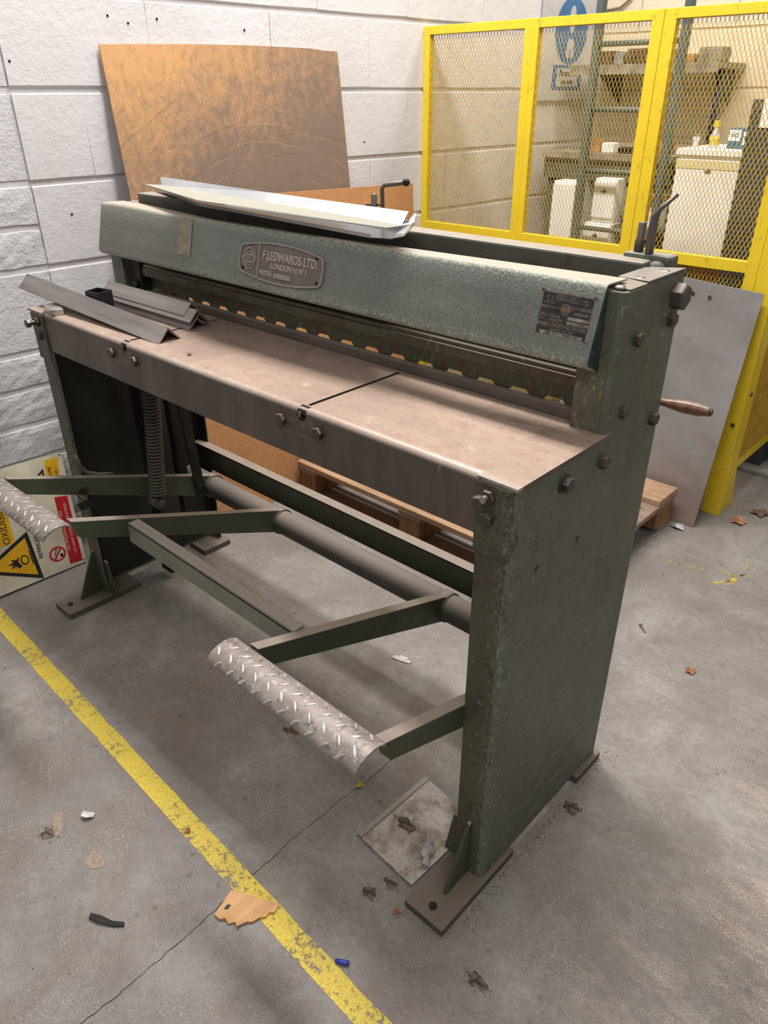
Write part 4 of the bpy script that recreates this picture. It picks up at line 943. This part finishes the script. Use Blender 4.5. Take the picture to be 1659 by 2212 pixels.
for nm, x0, x1, z0, z1, mt, lb in (('tool_case', -1.165, -1.10, .86, .90, DGR, 'dark grey case on the lower shelf right of the white box'), ('drawer_case', -1.165, -1.10, .9005, .945, GRYB, 'light grey case stacked on the dark grey case'),
                                   ('paper_ream', -1.085, -.985, .86, .945, WHT, 'white ream box under the tan carton behind the guard seam'), ('kraft_carton', -1.085, -.985, .9455, .995, KRA, 'tan carton lying on the white ream box behind the guard')):
    o = thing(nm, MB().box(x0, x1, 2.55, 2.70, z0, z1), mt, lb, 'box', bevel=.002)
    MB().box(x0+.005, x1-.005, 2.548, 2.55, z0+.006, z1-.006).build('front_panel', mt, o, off=o.location)
MB_ = MB().box(-1.18, -.95, 2.53, 2.80, .842, .8595); thing('low_shelf', MB_, BNC, 'low grey-green shelf board right of the white cabinet', 'shelf')
for x0 in (-1.17, -.98): MB().box(x0, x0+.02, 2.60, 2.62, 0, .842).build('leg', BNC, bpy.data.objects['low_shelf'], off=bpy.data.objects['low_shelf'].location)
fr2 = appliance('white_refrigerator', -.885, -.617, 2.40, 2.75, 0, 1.165, 'white under-counter fridge behind the right bay of the guard')
MB().box(-.885, -.617, 2.398, 2.412, 1.120, 1.150).build('control_strip', WHTY, fr2); MB().box(-.89, -.612, 2.395, 2.76, 1.166, 1.190).build('worktop', WHT, fr2, .003)
# things on the fridge
o = thing('detergent_box', MB().box(-.725, -.645, 2.47, 2.54, 1.1905, 1.262), BLU, 'blue and white detergent carton on the fridge top', 'box', bevel=.002)
MB().box(-.723, -.678, 2.4685, 2.47, 1.218, 1.256).build('label_panel', WHT, o, off=o.location); MB().box(-.668, -.647, 2.4685, 2.47, 1.205, 1.25).build('label_panel', WHT, o, off=o.location)
text('KG', .02, (-.70, 2.467, 1.237), (1, 0, 0), (0, 0, 1), BLU, o); text('0', .026, (-.657, 2.467, 1.228), (1, 0, 0), (0, 0, 1), BLK, o)
o = thing('spray_bottle', MB().lathe((-.785, 2.49, 1.1905), (0, 0, 1), [(0, .018), (.045, .018), (.06, .008), (.072, .007)], 14), PLS, 'clear spray bottle with yellow trigger on the fridge top', 'bottle')
MB().box(-.797, -.773, 2.482, 2.498, 1.2625, 1.285).build('trigger', YBT, o, off=o.location, bevel=.003); MB().lathe((-.785, 2.49, 1.20), (0, 0, 1), [(0, .0184), (.032, .0184)], 14).build('label_band', YBT, o, off=o.location)
o = thing('white_jar', MB().lathe((-.862, 2.50, 1.1905), (0, 0, 1), [(0, .013), (.035, .013), (.038, .01)], 14), PLS, 'small white jar at the left end of the fridge top', 'jar')
MB().lathe((-.862, 2.50, 1.2286), (0, 0, 1), [(0, .0115), (.008, .0115)], 12).build('lid', GRYB, o, off=o.location)
# locker
lk = empty('grey_locker', (-.53, 2.35, 0), 'tall dark grey steel locker right of the fridge in the cage', 'locker')
MB().box(-.612, -.27, 2.33, 2.75, 0, 1.36).build('body', DGR, lk, .003)
MB().box(-.608, -.45, 2.322, 2.33, .05, 1.34).build('door', DGR, lk, .002); MB().box(-.444, -.275, 2.322, 2.33, .05, 1.34).build('door', DGR, lk, .002)
MB().box(-.47, -.462, 2.312, 2.322, .8, .88).build('handle', BLT, lk)
thing('notice_sheet', MB().box(-.568, -.46, 2.318, 2.3205, 1.27, 1.36), WHT, 'white paper notice on the front of the grey locker at the right edge', 'paper')
# upright pallet piece behind guard
cg = empty('crate_frame', (-.58, 1.95, 0), 'rough wooden crate frame standing behind the lower part of the guard', 'crate')
MB().box(-.80, -.475, 1.95, 1.97, .805, .853).build('top_board', WBLK, cg, .002); MB().box(-.515, -.476, 1.955, 1.975, 0, .805).build('post', WPAL, cg, .002)
MB().box(-.80, -.77, 1.955, 1.975, 0, .805).build('post', WPAL, cg, .002); MB().box(-.80, -.475, 1.95, 1.965, .60, .67).build('slat', WPAL, cg, .002)
MB().box(-.80, -.48, 1.985, 2.0, .02, .80).build('dark_lining', BLK, cg)
# mandatory sign board on left wall
def WLp(y, z, n=0): return Vector((WX+KA*y+n, y, z))
sb = empty('safety_sign', tuple(WLp(2.82, 1.37, .01)), 'grey wall sign with a blue mandatory disc and blue-bordered text panel', 'sign')
SR = Vector((KA, 1, 0)).normalized(); SU = Vector((0, 0, 1)); SN = SR.cross(SU)
SO = WLp(2.825, 1.62, .012)
def sp_(a_, b_, n_): return SO+SR*a_+SU*b_+SN*n_
def quad(par, a0, a1, b0, b1, n0, n1, nm, mat): return MB().hexa([sp_(a_, b_, n0) for a_, b_ in ((a0, b0), (a1, b0), (a1, b1), (a0, b1))], [sp_(a_, b_, n1) for a_, b_ in ((a0, b0), (a1, b0), (a1, b1), (a0, b1))]).build(nm, mat, par)
quad(sb, -.235, .20, -.27, .22, -.004, .003, 'board', SGN)
MB().prism([sp_(.132*math.cos(t), .132*math.sin(t)+.01, .003) for t in [2*math.pi*i/40 for i in range(40)]], SN*.001).build('blue_disc', LBLU, sb)
MB().prism([sp_(.026*math.cos(t), .055*math.sin(t)+.055, .004) for t in [2*math.pi*i/24 for i in range(24)]], SN*.001).build('pictogram', SGN, sb)
MB().prism([sp_(x_, y_, .004) for x_, y_ in ((-.02, -.02), (.02, -.02), (.035, -.085), (.012, -.10), (0, -.06), (-.012, -.10), (-.035, -.085))], SN*.001).build('pictogram', SGN, sb)
quad(sb, -.125, .120, -.225, -.125, .003, .004, 'text_border', LBLU); quad(sb, -.09, .085, -.212, -.138, .004, .005, 'text_ground', SGN)
text('Protective', .034, sp_(0, -.158, .0055), SR, SU, BLK, sb); text('eye wear', .028, sp_(0, -.192, .0055), SR, SU, BLK, sb)
cdt = thing('wall_conduit', MB().tube([(-1.68, 3.04, 1.715), (-1.60, 3.04, 1.722), (-1.555, 3.04, 1.728), (-1.51, 3.04, 1.76), (-1.50, 3.04, 1.9)], .006, 8), simple('old_conduit', (150, 128, 104), .5), 'thin brownish pipe bent along the cream wall above the ladder', 'pipe')
# kerb and teal bin seen under the side panel
MB().box(-.6, 1.5, 2.27, 2.52, 0, .018).build('trim_1', simple('kerb_concrete', (160, 156, 148), .8, 0, .1, 30), None, .003)['kind'] = 'structure'
tb_ = empty('teal_bin', (-.18, 2.5, .018), 'dark teal metal bin standing on the low step past the side panel', 'bin')
MB().box(-.232, .12, 2.38, 2.49, .0185, .45).build('bin_body', simple('teal_paint', (34, 62, 62), .5), tb_, .006); MB().box(-.238, .126, 2.374, 2.496, .45, .47).build('bin_lid', simple('teal_lid', (40, 70, 70), .5), tb_, .003)

# ================================================================== HAZARD SIGN BY THE LEFT FOOT
LN = Vector((.36, 0, .10)).normalized(); LU = Vector((-.10, 0, .36)).normalized(); LR = Vector((0, 1, 0)); LO = Vector((-1.70, 0, .003))
hs = empty('hazard_sign', (-1.70, -.1, 0), 'weathered cream plastic hazard sign leaning sideways on the wall beside the left foot', 'sign')
SY = simple('sign_yellow', (226, 170, 22), .45, 0, .05, 20); SRD = simple('sign_red', (190, 34, 44), .45, 0, .05, 20); SK = simple('sign_black', (34, 32, 36), .5)
SC = simple('aged_cream_plastic', (214, 204, 178), .5, 0, .08, 9)
def hp(a_, b_, n_=0): return LO+LR*a_+LU*b_+LN*n_
def hpoly(pts, n0, nm, mat, t=.0006): return MB().prism([hp(a_, b_, n0) for a_, b_ in pts], LN*t).build(nm, mat, hs)
def rrect(cx, cy, w_, h_, rot, r_=.006):
    o = []
    for (qx, qy, a0) in ((1, 1, 0), (-1, 1, 90), (-1, -1, 180), (1, -1, 270)):
        for k in range(4):
            an = math.radians(a0+30*k); o.append((qx*(w_/2-r_)+r_*math.cos(an), qy*(h_/2-r_)+r_*math.sin(an)))
    c_, s_ = math.cos(rot), math.sin(rot); return [(cx+x_*c_-y_*s_, cy+x_*s_+y_*c_) for x_, y_ in o]
hpoly([(-.47, .012), (.057, .002), (.100, .379), (-.42, .395)], -.003, 'sign_sheet', SC, .003)
# the print is laid on its side: reading direction goes up (LU), tilted a little
th = math.radians(6.5); RU = (LU*math.cos(th)+LR*math.sin(th)*1.0).normalized(); RT = (-LR*math.cos(th)+LU*math.sin(th)).normalized()  # letters' up points to -y
def rp(pts): return pts
hpoly(rrect(-.150, .235, .050, .165, -.11), .0001, 'yellow_label', SY)
text('OXIDISING', .030, hp(-.147, .225, .001), RU, RT, SK, hs, sx=.95, ext=.0002)
tri = [(-.088, .172), (-.090, .006), (-.262, .100)]
hpoly(tri, .0001, 'warning_triangle', SK, .0005); ct = (sum(p[0] for p in tri)/3, sum(p[1] for p in tri)/3)
hpoly([(ct[0]+(p[0]-ct[0])*.78, ct[1]+(p[1]-ct[1])*.78) for p in tri], .0007, 'triangle_field', SY)
hpoly([(-.125+.013*math.cos(t), .088+.016*math.sin(t)) for t in [2*math.pi*i/20 for i in range(20)]], .0014, 'flame_circle', SK)
hpoly([(-.125+.009*math.cos(t), .088+.012*math.sin(t)) for t in [2*math.pi*i/20 for i in range(20)]], .0021, 'flame_circle_field', SY)
hpoly([(-.106, .064), (-.103, .064), (-.103, .112), (-.106, .112)], .0014, 'flame_bar', SK)
hpoly([(-.138, .105), (-.150, .098), (-.165, .104), (-.160, .094), (-.178, .090), (-.162, .085), (-.172, .076), (-.155, .078), (-.150, .068), (-.138, .072), (-.146, .088)], .0014, 'flame', SK)
text('REFRIGERATED', .0185, hp(-.068, .135, .001), RU, RT, SK, hs, ext=.0002, space=1.02)
n_ = 32
m = MB(); vv = []
for i in range(n_):
    t = 2*math.pi*i/n_
    for r_ in (1, .78): vv.append(hp(-.023+.0275*r_*math.cos(t), .064+.025*r_*math.sin(t), .0009))
m.add(vv, [(2*i, 2*((i+1) % n_), 2*((i+1) % n_)+1, 2*i+1) for i in range(n_)]); m.build('prohibition_ring', SRD, hs)
hpoly([(-.041, .049), (-.037, .046), (-.006, .079), (-.010, .082)], .0012, 'prohibition_bar', SRD)
hpoly([(-.034, .062), (-.031, .062), (-.020, .082), (-.023, .083)], .0008, 'cigarette', SK); hpoly([(-.018, .052), (-.008, .050), (-.006, .060), (-.014, .062)], .0008, 'match', SK)
hpoly([(.0045, .016), (.047, .011), (.071, .236), (.030, .245)], .0001, 'red_label', SRD)
text('NO SMOKING        NO', .0135, hp(.024, .128, .001), RU, RT, SC, hs, ext=.0002); text('NO NAKED LIGHTS  COMBUSTIBLES', .0115, hp(.044, .130, .001), RU, RT, SC, hs, ext=.0002, sx=.92)
hpoly([(.022, .28), (.062, .275), (.084, .366), (.040, .368)], .0001, 'yellow_label', SY)
text('EXTREME', .015, hp(.044, .315, .001), RU, RT, SK, hs, ext=.0002); text('COLD', .015, hp(.063, .308, .001), RU, RT, SK, hs, ext=.0002)
hpoly([(.028, .345), (.020, .285), (-.022, .315)], .0001, 'warning_triangle', SK); hpoly([(.020, .333), (.015, .298), (-.012, .315)], .0008, 'triangle_field', SY)
for q in ((.092, .371), (.052, .010)): hpoly([(q[0]+.0025*math.cos(t), q[1]+.0025*math.sin(t)) for t in [math.pi*i/4 for i in range(8)]], .0002, 'screw_hole', SK)

# ================================================================== FLOOR LITTER
pt = empty('steel_offcut', (-.19, .02, 0), 'dirty square stainless plate lying on the floor by the right foot', 'metal plate')
cc = [(-.262, -.084), (-.100, -.096), (-.092, .112), (-.255, .133)]
a = Mat('dirty_stainless', 'World'); nn_ = a.noise(16, 6, .7); n5 = a.noise(70, 5, .75)
c = a.mix(a.ramp(nn_, .4, .68), (186, 178, 170), (120, 102, 86)); c = a.mix(a.ramp(n5, .55, .7, 0, .5), c, (92, 78, 66))
STN = a.out(c, a.ramp(nn_, .4, .65, .3, .75), .45)
MB().prism([(x_, y_, .003) for x_, y_ in cc], (0, 0, .0025)).build('plate', STN, pt)
MB().hexa([(-.262, -.084, .0055), (-.250, -.085, .0055), (-.243, .132, .0055), (-.255, .133, .0055)], [(-.262, -.084, .0085), (-.250, -.085, .0085), (-.243, .132, .0085), (-.255, .133, .0085)]).build('folded_hem', steel('hem_steel', (166, 160, 154), (140, 134, 130), (160, 152, 146), .3, .35, .6), pt)
MB().hexa([(-.262, -.084, .001), (-.100, -.096, .001), (-.100, -.0945, .001), (-.262, -.0825, .001)], [(-.262, -.084, .006), (-.100, -.096, .006), (-.100, -.0945, .006), (-.262, -.0825, .006)]).build('bright_edge', TABEDGE, pt)
m = MB(); v = []
rr = random.Random(3); sh_ = [(-.154, .030), (-.140, .012), (-.128, .016), (-.122, -.002), (-.108, -.006), (-.112, -.022), (-.098, -.042), (-.112, -.050), (-.120, -.034), (-.132, -.030), (-.138, -.008)]
v = [Vector((x_, y_, .009+rr.uniform(0, .010))) for x_, y_ in sh_]+[Vector((-.126, -.010, .026)), Vector((-.116, -.026, .022))]
f = [(i, (i+1) % 11, 11 if i < 4 or i > 8 else 12) for i in range(11)]+[(4, 12, 11), (9, 11, 12)]
thing('plastic_scrap', m.add(v, f), simple('grey_polythene', (190, 186, 184), .35), 'crumpled translucent plastic scrap on the dirty steel plate', 'scrap')
def flat(name, pts, z, t, mat, label, cat, curl=0, group=None):
    m = MB(); n_ = len(pts); cx = sum(p[0] for p in pts)/n_; cy = sum(p[1] for p in pts)/n_
    lo = [Vector((x_, y_, z+curl*R.random())) for x_, y_ in pts]; c0 = Vector((cx, cy, z+curl*.2))
    v = lo+[c0]+[p+Vector((0, 0, t)) for p in lo]+[c0+Vector((0, 0, t))]
    f = [((i+1) % n_, i, n_) for i in range(n_)]+[(n_+1+i, n_+1+(i+1) % n_, 2*n_+1) for i in range(n_)]+[(i, (i+1) % n_, n_+1+(i+1) % n_, n_+1+i) for i in range(n_)]
    return thing(name, m.add(v, f), mat, label, cat, group)
a = Mat('corrugated_card', 'World'); CARD = a.out(a.mix(a.ramp(a.noise(40, 3, .5, a.scaled((1, .1, 1), (0, 0, .5))), .4, .65), (196, 150, 104), (214, 168, 120)), .85)
cb = flat('cardboard_piece', [(-.357, -.347), (-.34, -.338), (-.30, -.318), (-.268, -.302), (-.262, -.307), (-.258, -.318), (-.266, -.322), (-.264, -.334), (-.272, -.345), (-.275, -.359), (-.283, -.366), (-.289, -.385), (-.300, -.381), (-.306, -.392), (-.318, -.390), (-.326, -.398), (-.341, -.399), (-.349, -.372)], .001, .004, CARD, 'torn piece of orange-brown cardboard lying across the yellow line', 'cardboard', .003)
MB().prism([(-.336, -.380, .0068), (-.330, -.376, .0068), (-.332, -.366, .0068), (-.338, -.370, .0068)], (0, 0, .0005)).build('dark_stain', BLK, cb, off=cb.location)
LEAF = simple('dry_leaf', (186, 124, 82), .8, 0, .2, 60)
def star(cx, cy, r_, n_, rot=0, seed=1):
    q = random.Random(seed); return [(cx+r_*(1 if i % 2 == 0 else .62)*q.uniform(.85, 1.1)*math.cos(rot+math.pi*i/n_), cy+r_*(1 if i % 2 == 0 else .62)*q.uniform(.85, 1.1)*math.sin(rot+math.pi*i/n_)) for i in range(2*n_)]
flat('dry_leaf', star(-.165, 1.826, .034, 5, .3), .002, .001, LEAF, 'dry orange maple leaf on the floor in front of the yellow post', 'leaf', .010)
flat('dry_leaf', star(.047, .905, .017, 4, .8, 4), .002, .001, LEAF, 'single small orange-brown leaf on the open floor right of the machine', 'leaf', .009)
flat('dry_leaf', star(-.13, 1.945, .04, 5, .1, 7), .002, .002, simple('brown_leaf', (120, 92, 78), .85), 'dark brown dried leaf at the right edge past the yellow post', 'leaf', .01)
flat('leaf_fragment', star(-.351, .014, .011, 3, .5, 9), .002, .001, simple('yellow_leaf', (206, 172, 40), .6), 'crumpled yellow leaf fragment on the floor below the right foot pad', 'leaf', .008)
flat('leaf_fragment', star(-.54, -.325, .009, 3, .2, 12), .002, .001, LEAF, 'tiny reddish leaf bit on the yellow line', 'leaf', .006)
flat('leaf_fragment', star(-.085, -.155, .011, 3, .2, 15), .002, .001, LEAF, 'small brown leaf bit just in front of the right foot plate', 'leaf', .006)
flat('plastic_chip', [(-.60, .392), (-.545, .407), (-.546, .417), (-.560, .416), (-.562, .423), (-.585, .417), (-.584, .410), (-.598, .406)], .001, .003, simple('white_chip', (222, 214, 204), .5), 'small white plastic chip on the bright floor behind the treadle arm', 'scrap')
pen = thing('pen_cap', MB().lathe((-.105, -.302, .005), (.5, .3, 0), [(0, .0032), (.004, .0045), (.022, .0048), (.026, .004)], 10), simple('blue_plastic', (38, 60, 170), .35), 'small blue plastic pen cap near the yellow line at the bottom', 'pen cap')
sw = thing('loose_screw', MB().lathe((-.150, 1.005, .004), (.75, -.66, 0), [(0, .0055), (.003, .0055), (.0035, .0025), (.036, .0024)], 8), TAGL, 'single loose screw on the floor right of the machine', 'screw')
def clump(name, cx, cy, r_, n_, mat, label, cat, hgt=.012, seed=0):
    q = random.Random(seed); m = MB(); nr, na = 5, 22; v = [Vector((cx, cy, hgt*.3))]; f = []
    for i in range(1, nr+1):
        for k in range(na):
            an = 2*math.pi*k/na; o_ = (.72+.45*mnoise.noise(Vector((math.cos(an)*1.7, math.sin(an)*1.7, seed*3.1))))+q.uniform(-.07, .07); rr_ = r_*o_*i/nr*1.1
            h_ = hgt*.32*(1-i/nr)*(.6+1.2*abs(mnoise.noise(Vector((cx*300+k, cy*200+i*2, seed))))) if i < nr else 0
            v.append(Vector((cx+rr_*math.cos(an)*1.25, cy+rr_*math.sin(an)*.8, h_+.0002)))
    for k in range(na): f.append((0, 1+k, 1+(k+1) % na))
    for i in range(nr-1):
        for k in range(na): a_ = 1+i*na+k; b_ = 1+i*na+(k+1) % na; f.append((a_, a_+na, b_+na, b_))
    m.add(v, f)
    for i in range(n_//2+4):
        an = q.uniform(0, 6.28); d_ = r_*1.25*q.random()**.7; x_, y_ = cx+d_*math.cos(an)*1.2, cy+d_*math.sin(an)*.8; z_ = q.uniform(.0005, .002+hgt*.4*max(0, 1-d_/r_))
        dv = Vector((q.uniform(-1, 1), q.uniform(-1, 1), q.uniform(-.2, .4)))*q.uniform(.0015, .005)
        m.tube([(x_, y_, z_), Vector((x_, y_, z_))+dv*.6+Vector((0, 0, .001)), Vector((x_, y_, z_))+dv], q.uniform(.0003, .0007), 3)
    for p in m.v: p.z = max(p.z, .0002)
    return thing(name, m, mat, label, cat, kind='stuff')
SWF = simple('grimy_fluff', (122, 106, 92), .9, 0, .3, 90)
for i, (cx, cy, r_, n_, lb) in enumerate(((-.151, -.161, .017, 60, 'dark fluffy dirt clump left of the right foot plate'), (.038, .291, .022, 60, 'dirt clump on the floor beside the right side plate'), (-.759, -.531, .02, 50, 'brown dirt clump at the lower left of the floor'), (.107, -.154, .020, 60, 'loose dirt clump in front of the right foot plate corner'), (-.135, -.118, .016, 40, 'thin scattered dirt beside the steel plate edge'), (-.60, .02, .02, 12, 'few dark shavings under the treadle'), (-.78, .37, .022, 20, 'dark shavings on the bright floor strip under the shaft'), (-1.50, -.09, .025, 30, 'dark dirt smear before the left foot plate'))):
    clump('dirt_clump', cx, cy, r_, n_, SWF, lb, 'dirt', .010, i)
o = clump('dirt_on_plate', -.200, .005, .022, 90, SWF, 'grey-brown dirt heap on the stainless plate', 'dirt', .014, 31); o.location.z += .006
flat('rubber_strip', [(-.520, -.560), (-.500, -.549), (-.472, -.539), (-.455, -.526), (-.450, -.530), (-.468, -.546), (-.492, -.560), (-.514, -.568)], .001, .004, simple('old_rubber', (52, 47, 45), .9), 'short black rubber strip on the bare floor at the lower left', 'scrap', .003)
flat('paper_scrap', [(-.748, -.455), (-.730, -.438), (-.722, -.446), (-.728, -.460), (-.742, -.464)], .001, .002, simple('white_paper_bit', (226, 222, 218), .7), 'small white crumpled paper scrap left of the yellow line', 'scrap', .012)
a = Mat('filler_patch', 'World'); FIL = a.out(a.mix(a.ramp(a.noise(120, 4, .7), .4, .6), (160, 142, 124), (134, 118, 104)), .9)
flat('filler_patch', [(-.625+.024*(1+.22*mnoise.noise(Vector((math.cos(t)*1.5, math.sin(t)*1.5, 3))))*math.cos(t), -.496+.016*(1+.3*mnoise.noise(Vector((math.cos(t)*2, math.sin(t)*2, 8))))*math.sin(t)) for t in [2*math.pi*i/26 for i in range(26)]], .0004, .0006, FIL, 'rounded pale filler patch on the floor at the lower left', 'floor patch')
flat('filler_patch', [(-.80, -.495), (-.786, -.483), (-.76, -.500), (-.735, -.515), (-.742, -.526), (-.765, -.518), (-.79, -.508)], .0004, .0006, FIL, 'long thin pale filler patch beside the brown dirt clump', 'floor patch')
# fine grit over the floor
q = random.Random(11); m = MB()
def grit(n_, fx, fy, smin, smax):
    for i in range(n_):
        x_, y_ = fx(), fy(); s_ = q.uniform(smin, smax); an = q.uniform(0, 6.28); c_, t_ = math.cos(an)*s_, math.sin(an)*s_
        m.add([(x_+c_, y_+t_, .0003), (x_-t_, y_+c_, .0003), (x_-c_*q.uniform(.5, 2), y_-t_, .0003), (x_, y_, .0003+s_*.8)], [(0, 1, 3), (1, 2, 3), (2, 0, 3)])
grit(900, lambda: q.uniform(-1.2, .6), lambda: q.uniform(-.8, 1.4), .0004, .0012)
grit(1300, lambda: .02+abs(q.gauss(0, .22)), lambda: q.gauss(.0, .3), .0004, .0011)
grit(400, lambda: .015+abs(q.gauss(0, .012)), lambda: q.uniform(-.1, .5), .0005, .0014)
m.v = [p if not (-.083 < p.x < .0105 and -.136 < p.y < .104) else p+Vector((0, 0, -.1)) for p in m.v]
thing('floor_grit', m, simple('pale_grit', (214, 198, 180), .7, 0, .15, 200), 'pale metal grit scattered over the concrete floor', 'grit', base=(0, 0, 0), kind='stuff')
q2 = random.Random(5); q = q2; m = MB()
grit(500, lambda: q.uniform(-1.3, .6), lambda: q.uniform(-.8, 1.4), .0008, .002)
grit(200, lambda: .015+abs(q.gauss(0, .012)), lambda: q.uniform(-.1, .5), .0008, .0022)
m.v = [p if not (-.083 < p.x < .0105 and -.136 < p.y < .104) else p+Vector((0, 0, -.1)) for p in m.v]
thing('floor_grit', m, simple('dark_grit', (92, 72, 60), .9), 'dark brown crumbs scattered over the concrete floor', 'grit', base=(0, 0, 0), kind='stuff')
for o in bpy.data.objects:
    if '_o' in o.keys(): del o['_o']
